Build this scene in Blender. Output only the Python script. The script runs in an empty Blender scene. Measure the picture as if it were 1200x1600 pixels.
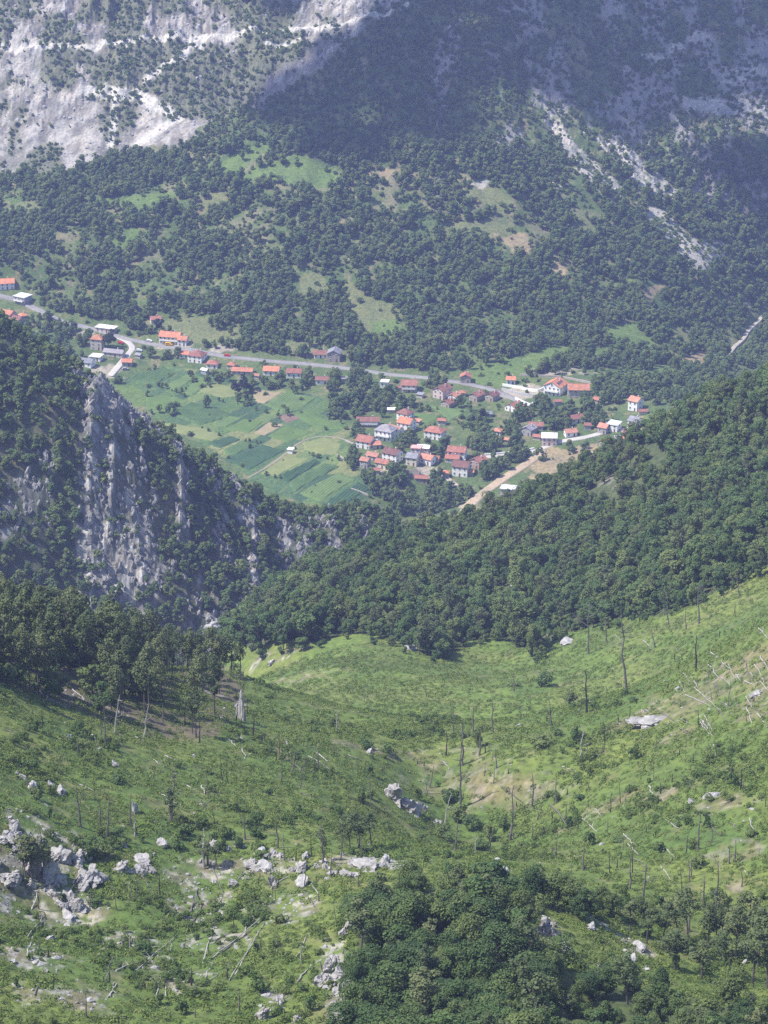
import bpy, bmesh, math, random
import numpy as np
from mathutils import Vector, Matrix

random.seed(7)
RNG = np.random.default_rng(11)
SC = bpy.context.scene
COL = SC.collection

# ------------------------------------------------------------------ camera, sky, sun, exposure
HAZE = 0.00009
CAM_H = 602.0                       # metres above the village
PITCH = math.radians(21.5)
FPX = 4590.0                        # focal length in pixels of a 1200 x 1600 frame
cam_d = bpy.data.cameras.new("camera")
cam_d.sensor_fit = 'HORIZONTAL'
cam_d.angle = 2 * math.atan(600 / FPX)
cam_d.clip_start = 1.0
cam_d.clip_end = 20000.0
cam = bpy.data.objects.new("camera", cam_d)
COL.objects.link(cam)
cam.location = (0, 0, CAM_H)
cam.rotation_euler = (math.pi / 2 - PITCH, 0, 0)
SC.camera = cam

TO_SUN = Vector((-0.90, -0.16, 1.36)).normalized()
world = bpy.data.worlds.new("World")
SC.world = world
world.use_nodes = True
wn = world.node_tree
wn.nodes.clear()
sky_n = wn.nodes.new("ShaderNodeTexSky")
sky_n.sky_type = 'NISHITA'
sky_n.sun_disc = False
sky_n.sun_elevation = math.asin(TO_SUN.z)
sky_n.sun_rotation = math.atan2(TO_SUN.x, TO_SUN.y)
sky_n.altitude = 800
bg_n = wn.nodes.new("ShaderNodeBackground")
bg_n.inputs['Strength'].default_value = 0.145
out_n = wn.nodes.new("ShaderNodeOutputWorld")
wn.links.new(sky_n.outputs[0], bg_n.inputs[0])
wn.links.new(bg_n.outputs[0], out_n.inputs[0])

sun_d = bpy.data.lights.new("sun", 'SUN')
sun_d.energy = 4.3
sun_d.angle = math.radians(0.55)
sun_d.color = (1.0, 0.955, 0.89)
sun = bpy.data.objects.new("sun", sun_d)
COL.objects.link(sun)
sun.rotation_euler = TO_SUN.to_track_quat('Z', 'Y').to_euler()
sun.location = (-800, -300, 2500)

SC.render.engine = 'CYCLES'
SC.cycles.use_denoising = False
SC.cycles.max_bounces = 6
SC.cycles.diffuse_bounces = 3
SC.cycles.transmission_bounces = 4
SC.cycles.transparent_max_bounces = 6
SC.cycles.volume_bounces = 1
SC.view_settings.view_transform = 'Standard'
SC.view_settings.look = 'None'
SC.view_settings.gamma = 1.0
SC.view_settings.exposure = 0.98

# ------------------------------------------------------------------ numeric helpers
CP, SP = math.cos(PITCH), math.sin(PITCH)

def ray(px, py):
    u = (np.asarray(px, float) - 600) / FPX
    v = (800 - np.asarray(py, float)) / FPX
    return u, CP + v * SP, -SP + v * CP

def at_y(px, py, Y):
    dx, dy, dz = ray(px, py)
    t = Y / dy
    return np.array([dx * t, Y, CAM_H + dz * t])

def at_z(px, py, z):
    dx, dy, dz = ray(px, py)
    t = (z - CAM_H) / dz
    return np.array([dx * t, dy * t, z])

def project(x, y, z):
    x = np.asarray(x, float); y = np.asarray(y, float); z = np.asarray(z, float) - CAM_H
    f = y * CP - z * SP
    u = y * SP + z * CP
    return 600 + FPX * x / f, 800 - FPX * u / f

def _hash(ix, iy, seed):
    h = (ix.astype(np.int64) * 374761393 + iy.astype(np.int64) * 668265263 + seed * 1442695041) & 0xFFFFFFFF
    h = ((h ^ (h >> 13)) * 1274126177) & 0xFFFFFFFF
    h = (h ^ (h >> 16)) & 0xFFFFFFFF
    return h / 4294967295.0

def vnoise(x, y, seed=0):
    x = np.asarray(x, float); y = np.asarray(y, float)
    ix = np.floor(x); iy = np.floor(y)
    fx = x - ix; fy = y - iy
    fx = fx * fx * fx * (fx * (fx * 6 - 15) + 10); fy = fy * fy * fy * (fy * (fy * 6 - 15) + 10)
    a = _hash(ix, iy, seed); b = _hash(ix + 1, iy, seed)
    c = _hash(ix, iy + 1, seed); d = _hash(ix + 1, iy + 1, seed)
    return (a + (b - a) * fx) * (1 - fy) + (c + (d - c) * fx) * fy

def fbm(x, y, seed=0, octv=4, gain=0.5):
    s = 0; a = 1; n = 0
    for o in range(octv):
        s = s + a * vnoise(x * 2 ** o + 17.3 * o, y * 2 ** o - 9.1 * o, seed + o); n += a; a *= gain
    return s / n

def ridged(x, y, seed=0, octv=4):
    s = 0; a = 1; n = 0
    for o in range(octv):
        s = s + a * (1 - np.abs(2 * vnoise(x * 2 ** o + 3.3 * o, y * 2 ** o + 5.7 * o, seed + o) - 1)); n += a; a *= 0.5
    return s / n

def sstep(a, b, x):
    t = np.clip((np.asarray(x, float) - a) / (b - a), 0, 1)
    return t * t * (3 - 2 * t)

class Surface:
    """thin-plate surface through measured points of one landform"""
    def __init__(self, pts, lam=1e-4):
        p = np.array(pts, float)
        self.c = p[:, :2] / 100
        n = len(p)
        K = self._phi(self.c, self.c) + lam * np.eye(n)
        Q = np.c_[np.ones(n), self.c]
        A = np.block([[K, Q], [Q.T, np.zeros((3, 3))]])
        w = np.linalg.solve(A, np.r_[p[:, 2], 0, 0, 0])
        self.w, self.a = w[:n], w[n:]
    def _phi(self, A, B):
        r2 = ((A[:, None, :] - B[None, :, :]) ** 2).sum(-1)
        return 0.5 * r2 * np.log(r2 + 1e-12)
    def __call__(self, x, y):
        x = np.asarray(x, float); sh = x.shape
        q = np.c_[x.ravel(), np.broadcast_to(np.asarray(y, float), sh).ravel()] / 100
        o = np.empty(len(q))
        for i in range(0, len(q), 60000):
            s = q[i:i + 60000]
            o[i:i + 60000] = self._phi(s, self.c) @ self.w + self.a[0] + s @ self.a[1:]
        return o.reshape(sh)

# ------------------------------------------------------------------ landforms (A valley and far mountain, B crag, C near mountainside)
A = []
for px, py, z in [(200,590,0),(400,600,1),(550,640,1),(300,690,-1),(450,740,-1),(560,775,-2),(250,640,0),(500,780,-2),
                  (600,680,2),(700,720,1),(650,620,4),(760,690,2),(850,690,4),(940,680,8),(1000,690,10),(780,740,0),(720,800,-6),
                  (660,790,-10),(640,770,-5),(0,480,15),(90,497,12),(190,525,8),(330,552,7),(560,577,6),(700,597,6),(770,608,6),
                  (860,608,9),(920,612,12),(1040,620,16),(1100,610,14),(10,452,22),(1180,640,24),(130,575,4),(-150,470,16),(850,760,0)]:
    A.append(at_z(px, py, z))
for px, py, Y in [(0,400,1905),(0,270,2035),(0,150,2105),(0,0,2190),(190,450,1880),(190,300,1985),(190,265,2020),(190,150,2085),(190,0,2180),
                  (400,450,1865),(400,300,1960),(400,235,2010),(400,140,2085),(400,0,2175),(600,450,1860),(600,300,1960),(600,150,2040),(600,0,2140),
                  (760,480,1840),(760,300,1965),(760,150,2050),(760,0,2160),(900,480,1858),(900,300,1985),(900,150,2095),(900,0,2205),
                  (1100,500,1900),(1100,420,1955),(1100,300,2040),(1100,150,2140),(1100,0,2250),(1200,490,1960),(1200,300,2050),(1200,150,2150),(1200,0,2260),
                  (1400,300,2060),(1400,0,2270),(-200,300,2030),(-200,0,2200),(1300,450,1990),(-200,420,1920)]:
    A.append(at_y(px, py, Y))
A += [(x, 1420, -34) for x in (-300, -100, 50, 150, 300)] + [(x, 1150, 30) for x in (-300, -50, 200, 400)]
A += [(x, 700, 60) for x in (-300, 0, 300)] + [(x, 0, 90) for x in (-300, 300)]
A += [(x, 2700, 520) for x in (-600, -200, 200, 600)] + [(x, 3600, 900) for x in (-1200, 0, 1200)]
surfA = Surface(A)

B = [at_y(*p) for p in [(-150,420,1235),(0,512,1225),(60,555,1220),(125,597,1212),(165,608,1214),(215,648,1226),(270,690,1238),(330,735,1250),
     (400,775,1262),(480,803,1275),(540,806,1288),(600,806,1296),(645,842,1300),
     (-150,700,1160),(0,700,1172),(125,740,1178),(250,800,1190),(350,820,1215),(430,840,1238),
     (-150,900,1120),(0,890,1135),(125,900,1148),(250,950,1150),(350,930,1176),(450,885,1228),(540,872,1246),(610,862,1270)]]
for b in list(B[:13]):
    B.append((b[0], b[1] + 90, b[2] - 95)); B.append((b[0], b[1] + 260, b[2] - 320))
B += [(-500, 1220, 300), (-500, 1100, 230), (70, 1290, 20), (140, 1290, -90), (300, 1290, -260), (60, 1230, 20), (0, 1000, -40), (-250, 950, -20), (200, 1050, -200), (-150, 850, -120)]
surfB = Surface(B)

C = [(0, 0, CAM_H - 1.7), (-150, 0, CAM_H + 10), (150, 0, CAM_H - 12), (0, 150, 497), (-120, 200, 480), (120, 200, 466), (0, 270, 430), (-80, 300, 418), (80, 300, 412)]
for p in [(0,1600,362),(300,1600,374),(600,1600,368),(900,1600,372),(1200,1600,380),(-200,1600,352),(1400,1600,386),
          (0,1480,392),(150,1500,396),(300,1480,412),(450,1450,418),(540,1500,398),(700,1480,398),(620,1420,416),
          (80,1425,424),(0,1430,414),(80,1312,442),(0,1300,436),(200,1400,431),(220,1335,449),(350,1400,439),(350,1338,455),(500,1390,436),(520,1340,452),
          (600,1385,432),(800,1400,424),(900,1440,414),(1000,1490,412),(1200,1550,402),(1400,1560,404),
          (150,1240,472),(0,1200,466),(350,1260,482),(-200,1150,448),(500,1270,498),(600,1300,500),(720,1300,534),(760,1345,515),(850,1330,500),(1000,1330,482),(1150,1330,472),(1200,1250,490),(1400,1250,476),(1100,1420,450),(1300,1430,440),
          (250,1180,514),(0,1070,518),(120,1120,522),(380,1100,588),(480,1140,578),(600,1182,562),(780,1196,556),(870,1172,560),(1000,1126,572),(1080,1066,586),(1200,985,588),(1400,880,596),
          (450,1220,518),(600,1240,534),(650,1215,561),(700,1260,550),(800,1260,544),(1000,1230,520),(1150,1120,545),(-200,980,520),(0,1010,560),(150,1030,592),(260,1045,612),(350,1050,622),
          (480,1098,720),(620,1166,690),(760,1160,686),(860,1150,690),(800,1100,735),(640,1050,790),(850,1034,825),(500,1030,845),(430,1048,800),(1000,1060,745),(1000,985,800),(1100,1000,748),(1150,960,770),(1200,905,795),(1400,800,810),
          (400,1015,880),(560,1000,870),(700,1020,850),
          (1000,870,925),(1200,770,925),(1200,850,830),(750,940,925),(600,915,990),(450,965,955),(860,870,980),(900,800,1030),(1100,720,1010),
          (700,862,1120),(780,824,1108),(850,786,1100),(1000,704,1088),(1100,648,1080),(1200,596,1072),(1400,480,1060),(560,888,1075),(500,905,1045),(430,955,995),(350,1002,930),(640,868,1105)]:
    C.append(at_y(*p))
for p in [(700,862,1120),(780,824,1108),(850,786,1100),(1000,704,1088),(1200,596,1072),(1400,480,1060),(640,868,1105)]:
    b = at_y(*p); C.append((b[0], b[1] + 90, b[2] - 105)); C.append((b[0], b[1] + 260, b[2] - 340))
for p in [(560,888,1075),(500,905,1045),(430,955,995),(350,1002,930)]:
    b = at_y(*p); C.append((b[0] - 45, b[1] + 50, b[2] - 75))
for p in [(-200,990,740),(0,1010,740),(150,1030,745),(260,1045,735)]:
    b = at_y(*p); C.append((b[0], b[1], b[2] - 22)); C.append((b[0] - 10, b[1] + 110, b[2] - 95))
C += [(-200, 950, 20), (-120, 1050, 10), (-300, 1100, -60), (-60, 1150, -20)]
surfC = Surface(C, 8e-4)

def rock_rib(x, y):
    """crest-to-foot limestone ribs of the crag, 0..1"""
    w = x + 14 * (fbm(x / 40, y / 60, 31, 2) - 0.5)
    return ridged(w / 17.0, y / 75.0, 21, 3)

def landform(x, y, detail=True):
    x = np.asarray(x, float); y = np.broadcast_to(np.asarray(y, float), x.shape)
    a = np.full(x.shape, -300.0); b = a - 100; c = a - 100
    for arr, s, m in ((a, surfA, y > 760), (b, surfB, (y > 900) & (y < 1650)), (c, surfC, y < 1420)):
        if m.any(): arr[m] = s(x[m], y[m])
    if detail:
        far = sstep(1795, 1900, y)
        a = a + far * (9 * (fbm(x / 60, y / 60, 3, 4) - 0.5) + 5 * (ridged(x / 38, y / 70, 5, 3) - 0.5))
        cl = sstep(2020, 2080, y + 0.10 * x)                       # limestone walls of the far mountain
        a = a + cl * (16 * (ridged(x / 46 + fbm(x / 60, y / 60, 8, 2), y / 120, 9, 4) - 0.55) + 7 * (ridged(x / 11, y / 22, 12, 3) - 0.5) + 3.2 * (ridged(x / 4.6, y / 8, 14, 2) - 0.5))
        a = a + 0.5 * (fbm(x / 14, y / 14, 6, 3) - 0.5)
        px, py = project(x, y, b)
        face = np.exp(-((px - 175) / 85.0) ** 2) + 0.75 * sstep(230, 300, px) * sstep(660, 420, px) + 0.35 * sstep(110, 0, px)
        b = b + face * (13 * (rock_rib(x, y) - 0.62)) + 5 * (fbm(x / 22, y / 22, 41, 4) - 0.5) + face * 4.0 * (ridged(x / 6, y / 14, 44, 3) - 0.5) + face * 2.4 * (ridged(x / 2.6, y / 6, 47, 2) - 0.5)
        near = sstep(900, 700, y)
        c = c + 1.6 * (fbm(x / 16, y / 16, 51, 4) - 0.5) + near * 0.7 * (fbm(x / 4.5, y / 4.5, 55, 3) - 0.5) + (1 - near) * 5 * (fbm(x / 30, y / 40, 58, 3) - 0.5)
    k = 2.5
    m = np.maximum(np.maximum(a, b), c)
    z = m + k * np.log(np.exp((a - m) / k) + np.exp((b - m) / k) + np.exp((c - m) / k))
    z = z - k * 0.0
    unit = np.where((a >= b) & (a >= c), 0, np.where(b >= c, 1, 2))
    return z, unit

# ------------------------------------------------------------------ terrain sheet (finer where it is near)
s_in = np.linspace(-1.16, 1.16, 450)
s_out = 1.16 + 3.1 * (np.linspace(0, 1, 26)[1:]) ** 1.6
S = np.r_[-s_out[::-1], s_in, s_out]
Yr = np.r_[np.linspace(-60, 335, 28)[:-1], np.arange(335, 900, 1.0), np.arange(900, 1310, 1.3), np.arange(1310, 1520, 3.0),
           np.arange(1520, 2300, 1.8), np.linspace(2300, 4200, 36)]
def half_width(y): return 0.148 * np.maximum(y, 120) + 8
GX = S[None, :] * half_width(Yr)[:, None]
GY = np.repeat(Yr[:, None], len(S), 1)
GZ, GU = landform(GX, GY)
GZ = np.clip(GZ, -440, 1420)

def ground(x, y):
    """height of the terrain mesh itself"""
    x = np.asarray(x, float); y = np.asarray(y, float)
    r = np.interp(y, Yr, np.arange(len(Yr))); i = np.clip(np.floor(r).astype(int), 0, len(Yr) - 2); fr = r - i
    c = np.interp(x / half_width(y), S, np.arange(len(S))); j = np.clip(np.floor(c).astype(int), 0, len(S) - 2); fc = c - j
    return (GZ[i, j] * (1 - fc) + GZ[i, j + 1] * fc) * (1 - fr) + (GZ[i + 1, j] * (1 - fc) + GZ[i + 1, j + 1] * fc) * fr

def unit_at(x, y):
    i = np.clip(np.searchsorted(Yr, y), 0, len(Yr) - 1); j = np.clip(np.searchsorted(S, np.asarray(x) / half_width(np.asarray(y, float))), 0, len(S) - 1)
    return GU[i, j]

_T = np.r_[np.arange(300, 1000, 0.7), np.arange(1000, 2700, 1.2)]
def hit(px, py, start=300):
    """the point of the ground seen at a place of the photograph"""
    dx, dy, dz = ray(px, py)
    Y = _T[_T >= start]
    t = Y / dy
    X = dx * t; Z = CAM_H + dz * t
    d = Z - ground(X, Y)
    k = np.argmax(d < 0)
    if d[k] >= 0: k = len(Y) - 1
    if k > 0:
        f = d[k - 1] / max(d[k - 1] - d[k], 1e-6); Yh = Y[k - 1] + f * (Y[k] - Y[k - 1])
    else: Yh = Y[0]
    t = Yh / dy
    x = float(dx * t)
    return np.array([x, Yh, float(ground(x, Yh))])

def mpp(p):
    """metres per photograph pixel at a point"""
    return (p[1] * CP + (CAM_H - p[2]) * SP) / FPX

# ------------------------------------------------------------------ materials
def new_mat(name):
    m = bpy.data.materials.new(name); m.use_nodes = True
    nt = m.node_tree; b = nt.nodes['Principled BSDF']; b.inputs['Roughness'].default_value = 0.9
    if 'Specular IOR Level' in b.inputs: b.inputs['Specular IOR Level'].default_value = 0.25
    return m, nt, b

def nd(nt, t, **kw):
    n = nt.nodes.new(t)
    for k, v in kw.items():
        if k.startswith('i_'): n.inputs[int(k[2:])].default_value = v
        else: setattr(n, k, v)
    return n

def noise_node(nt, scale, detail=4, rough=0.55, coord='Object', dist=0.0):
    tc = nd(nt, 'ShaderNodeTexCoord'); n = nd(nt, 'ShaderNodeTexNoise')
    n.inputs['Scale'].default_value = scale; n.inputs['Detail'].default_value = detail
    n.inputs['Roughness'].default_value = rough; n.inputs['Distortion'].default_value = dist
    nt.links.new(tc.outputs[coord], n.inputs['Vector'])
    return n

def ramp(nt, fac, stops):
    r = nd(nt, 'ShaderNodeValToRGB'); e = r.color_ramp.elements
    while len(e) > 1: e.remove(e[0])
    e[0].position = stops[0][0]; e[0].color = (*stops[0][1], 1)
    for p, c in stops[1:]:
        k = e.new(p); k.color = (*c, 1)
    nt.links.new(fac, r.inputs[0]); return r.outputs[0]

def mixc(nt, fac, a, b, mode='MIX'):
    m = nd(nt, 'ShaderNodeMix', data_type='RGBA', blend_type=mode)
    for s, v in ((m.inputs[0], fac), (m.inputs[6], a), (m.inputs[7], b)):
        if hasattr(v, 'links'): nt.links.new(v, s)
        elif isinstance(v, (int, float)): s.default_value = v
        else: s.default_value = (*v, 1)
    return m.outputs[2]

def bump(nt, bsdf, h, strength=0.5, dist=0.1):
    b = nd(nt, 'ShaderNodeBump'); b.inputs['Strength'].default_value = strength; b.inputs['Distance'].default_value = dist
    nt.links.new(h, b.inputs['Height']); nt.links.new(b.outputs[0], bsdf.inputs['Normal'])

MAT = {}
def plain(name, c, var=0.25, scale=1.5, rough=0.85, coord='Object', bumpd=0.0):
    m, nt, b = new_mat(name); n = noise_node(nt, scale, 5, 0.6, coord)
    col = ramp(nt, n.outputs[0], [(0.25, tuple(v * (1 - var) for v in c)), (0.75, tuple(min(1, v * (1 + var)) for v in c))])
    nt.links.new(col, b.inputs['Base Color']); b.inputs['Roughness'].default_value = rough
    if bumpd: bump(nt, b, n.outputs[0], 0.6, bumpd)
    MAT[name] = m; return m

def terrain_material():
    m, nt, b = new_mat('terrain')
    a = nd(nt, 'ShaderNodeAttribute', attribute_name='cover')
    n1 = noise_node(nt, 0.55, 6, 0.65); n2 = noise_node(nt, 0.09, 5, 0.6, dist=0.4)
    f1 = ramp(nt, n1.outputs[0], [(0.28, (0.5, 0.5, 0.52)), (0.5, (1, 1, 1)), (0.75, (1.45, 1.4, 1.25))])
    f2 = ramp(nt, n2.outputs[0], [(0.3, (0.82, 0.86, 0.85)), (0.7, (1.18, 1.12, 1.0))])
    c = mixc(nt, 1.0, a.outputs['Color'], f1, 'MULTIPLY'); c = mixc(nt, 1.0, c, f2, 'MULTIPLY')
    nt.links.new(c, b.inputs['Base Color']); bump(nt, b, n1.outputs[0], 0.8, 0.5)
    MAT['terrain'] = m
terrain_material()

def leaf_material(name, lo, mid, hi, trans=0.22):
    m, nt, b = new_mat(name)
    oi = nd(nt, 'ShaderNodeObjectInfo')
    n = noise_node(nt, 0.45, 3, 0.6)
    add = nd(nt, 'ShaderNodeMath', operation='MULTIPLY_ADD'); add.inputs[1].default_value = 0.45; nt.links.new(n.outputs[0], add.inputs[0])
    mu = nd(nt, 'ShaderNodeMath', operation='MULTIPLY'); mu.inputs[1].default_value = 0.62; nt.links.new(oi.outputs['Random'], mu.inputs[0]); nt.links.new(mu.outputs[0], add.inputs[2])
    col = ramp(nt, add.outputs[0], [(0.15, lo), (0.5, mid), (0.9, hi)])
    nt.links.new(col, b.inputs['Base Color']); b.inputs['Roughness'].default_value = 0.75
    t = nd(nt, 'ShaderNodeBsdfTranslucent'); nt.links.new(mixc(nt, 1.0, col, (1.25, 1.35, 0.6), 'MULTIPLY'), t.inputs[0])
    mx = nd(nt, 'ShaderNodeMixShader'); mx.inputs[0].default_value = trans
    nt.links.new(b.outputs[0], mx.inputs[1]); nt.links.new(t.outputs[0], mx.inputs[2])
    nt.links.new(mx.outputs[0], nt.nodes['Material Output'].inputs[0]); MAT[name] = m
leaf_material('leaf', (0.058, 0.102, 0.034), (0.098, 0.154, 0.046), (0.155, 0.188, 0.060), 0.26)
leaf_material('leaf_bushy', (0.036, 0.068, 0.022), (0.066, 0.110, 0.032), (0.116, 0.150, 0.044), 0.16)
leaf_material('leaf_bramble', (0.066, 0.108, 0.026), (0.095, 0.145, 0.034), (0.135, 0.170, 0.048), 0.2)
leaf_material('leaf_hill', (0.084, 0.138, 0.046), (0.124, 0.184, 0.058), (0.176, 0.214, 0.070), 0.34)
leaf_material('leaf_tall', (0.058, 0.084, 0.032), (0.090, 0.122, 0.046), (0.135, 0.150, 0.062), 0.16)
leaf_material('leaf_dark', (0.016, 0.032, 0.014), (0.024, 0.044, 0.018), (0.034, 0.056, 0.020), 0.12)
leaf_material('herb', (0.080, 0.124, 0.026), (0.122, 0.176, 0.036), (0.178, 0.200, 0.060), 0.22)
leaf_material('crop_leaf', (0.050, 0.120, 0.045), (0.060, 0.135, 0.048), (0.070, 0.150, 0.050), 0.1)

def rock_material(name, lo, hi, veg=0.0):
    m, nt, b = new_mat(name)
    n = noise_node(nt, 0.7, 8, 0.7, dist=0.6); v = noise_node(nt, 0.16, 4, 0.6)
    c = ramp(nt, n.outputs[0], [(0.3, lo), (0.5, tuple((p + q) / 2 for p, q in zip(lo, hi))), (0.68, hi)])
    geo = nd(nt, 'ShaderNodeNewGeometry'); sx = nd(nt, 'ShaderNodeSeparateXYZ'); nt.links.new(geo.outputs['Normal'], sx.inputs[0])
    if veg:
        g = nd(nt, 'ShaderNodeMath', operation='MULTIPLY'); nt.links.new(sx.outputs[2], g.inputs[0]); nt.links.new(v.outputs[0], g.inputs[1])
        f = ramp(nt, g.outputs[0], [(0.36, (0, 0, 0)), (0.5, (veg, veg, veg))])
        c = mixc(nt, f, c, (0.06, 0.085, 0.03))
    nt.links.new(c, b.inputs['Base Color']); bump(nt, b, n.outputs[0], 0.9, 0.6); MAT[name] = m
rock_material('limestone', (0.15, 0.14, 0.135), (0.52, 0.49, 0.465), 0.3)
rock_material('limestone_white', (0.17, 0.165, 0.16), (0.52, 0.50, 0.48))
rock_material('crag_stone', (0.095, 0.092, 0.090), (0.44, 0.42, 0.40), 0.7)
plain('bark', (0.115, 0.095, 0.085), 0.4, 3.0)
plain('grey_wood', (0.15, 0.132, 0.122), 0.4, 2.5)
plain('pale_wood', (0.33, 0.305, 0.28), 0.3, 2.5)
plain('charred_wood', (0.045, 0.038, 0.034), 0.5, 3.0)
plain('brown_wood', (0.20, 0.13, 0.09), 0.4, 3.0)

# ------------------------------------------------------------------ object helpers
def tag(o, label=None, cat=None, group=None, kind=None):
    if label: o['label'] = label
    if cat: o['category'] = cat
    if group: o['group'] = group
    if kind: o['kind'] = kind
    return o

def link(name, me, parent=None, loc=None):
    o = bpy.data.objects.new(name, me); COL.objects.link(o)
    if parent: o.parent = parent
    if loc is not None: o.location = loc
    return o

def empty(name, loc, rz=0.0):
    o = bpy.data.objects.new(name, None); COL.objects.link(o); o.location = loc; o.rotation_euler = (0, 0, rz); o.empty_display_size = 0.5
    return o

class MB:
    def __init__(self): self.v = []; self.f = []; self.m = []
    def add(self, vs, fs, mi=0):
        k = len(self.v); self.v += [tuple(p) for p in vs]; self.f += [tuple(i + k for i in f) for f in fs]; self.m += [mi] * len(fs)
    def box(self, x0, x1, y0, y1, z0, z1, mi=0):
        self.add([(x0, y0, z0), (x1, y0, z0), (x1, y1, z0), (x0, y1, z0), (x0, y0, z1), (x1, y0, z1), (x1, y1, z1), (x0, y1, z1)],
                 [(0, 3, 2, 1), (4, 5, 6, 7), (0, 1, 5, 4), (1, 2, 6, 5), (2, 3, 7, 6), (3, 0, 4, 7)], mi)
    def tube(self, pts, rad, n=6, mi=0):
        pts = [Vector(p) for p in pts]; rings = []
        for i, p in enumerate(pts):
            d = (pts[min(i + 1, len(pts) - 1)] - pts[max(i - 1, 0)]).normalized()
            a = d.orthogonal().normalized(); b = d.cross(a)
            rings.append([p + (a * math.cos(2 * math.pi * k / n) + b * math.sin(2 * math.pi * k / n)) * rad[i] for k in range(n)])
        fs = [(i * n + k, i * n + (k + 1) % n, (i + 1) * n + (k + 1) % n, (i + 1) * n + k) for i in range(len(pts) - 1) for k in range(n)]
        fs += [tuple(range(n - 1, -1, -1)), tuple((len(pts) - 1) * n + k for k in range(n))]
        self.add([v for r in rings for v in r], fs, mi)
    def mesh(self, name, mats):
        me = bpy.data.meshes.new(name); me.from_pydata(self.v, [], self.f)
        for m in (mats if isinstance(mats, (list, tuple)) else [mats]): me.materials.append(MAT[m] if isinstance(m, str) else m)
        if any(self.m): me.polygons.foreach_set('material_index', self.m)
        me.update(); return me
    def build(self, name, mats, parent=None, loc=None): return link(name, self.mesh(name, mats), parent, loc)

def np_mesh(name, V, Q, mat, smooth=False):
    V = np.ascontiguousarray(V, dtype=np.float32); Q = np.ascontiguousarray(Q, dtype=np.int32); k = Q.shape[1]
    me = bpy.data.meshes.new(name); me.vertices.add(len(V)); me.vertices.foreach_set('co', V.ravel())
    me.loops.add(Q.size); me.loops.foreach_set('vertex_index', Q.ravel()); me.polygons.add(len(Q))
    me.polygons.foreach_set('loop_start', np.arange(0, Q.size, k, dtype=np.int32)); me.polygons.foreach_set('loop_total', np.full(len(Q), k, dtype=np.int32))
    if smooth: me.polygons.foreach_set('use_smooth', np.ones(len(Q), dtype=bool))
    me.materials.append(MAT[mat]); me.update(calc_edges=True); return me

def inside(poly, x, y):
    p = np.asarray(poly, float); x = np.asarray(x, float); y = np.asarray(y, float); r = np.zeros(x.shape, bool)
    j = len(p) - 1
    for i in range(len(p)):
        c = (p[i, 1] > y) != (p[j, 1] > y)
        with np.errstate(divide='ignore', invalid='ignore'):
            r ^= c & (x < (p[j, 0] - p[i, 0]) * (y - p[i, 1]) / (p[j, 1] - p[i, 1]) + p[i, 0])
        j = i
    return r

def line_dist(poly, x, y, closed=False):
    p = np.asarray(poly, float); d = np.full(np.shape(x), 1e9); n = len(p)
    for i in range(n if closed else n - 1):
        a = p[i]; b = p[(i + 1) % n]; ab = b - a
        t = np.clip(((x - a[0]) * ab[0] + (y - a[1]) * ab[1]) / max(ab @ ab, 1e-9), 0, 1)
        d = np.minimum(d, np.hypot(x - a[0] - t * ab[0], y - a[1] - t * ab[1]))
    return d

def world_line(pxs): return np.array([hit(*p)[:2] for p in pxs])

def smooth_line(P, step=3.0):
    P = np.asarray(P, float); out = []
    for i in range(len(P) - 1):
        p0 = P[max(i - 1, 0)]; p1 = P[i]; p2 = P[i + 1]; p3 = P[min(i + 2, len(P) - 1)]
        n = max(2, int(np.hypot(*(p2 - p1)) / step))
        for k in range(n):
            t = k / n
            out.append(0.5 * ((2 * p1) + (-p0 + p2) * t + (2 * p0 - 5 * p1 + 4 * p2 - p3) * t * t + (-p0 + 3 * p1 - 3 * p2 + p3) * t ** 3))
    out.append(P[-1]); return np.array(out)

ORD = ['first', 'second', 'third', 'fourth', 'fifth', 'sixth', 'seventh', 'eighth', 'ninth', 'tenth', 'eleventh', 'twelfth', 'thirteenth', 'fourteenth', 'fifteenth', 'sixteenth',
       'seventeenth', 'eighteenth', 'nineteenth', 'twentieth', 'twenty-first', 'twenty-second', 'twenty-third', 'twenty-fourth', 'twenty-fifth', 'twenty-sixth', 'twenty-seventh', 'twenty-eighth', 'twenty-ninth', 'thirtieth'] + ['thirty-' + w for w in ('first', 'second', 'third', 'fourth', 'fifth', 'sixth', 'seventh', 'eighth', 'ninth')] + ['fortieth'] + ['forty-' + w for w in ('first', 'second', 'third', 'fourth', 'fifth', 'sixth', 'seventh', 'eighth', 'ninth')]
for t_ in ('fift', 'sixt', 'sevent', 'eight'): ORD += [t_ + 'ieth'] + [t_ + 'y-' + w for w in ('first', 'second', 'third', 'fourth', 'fifth', 'sixth', 'seventh', 'eighth', 'ninth')]

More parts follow.
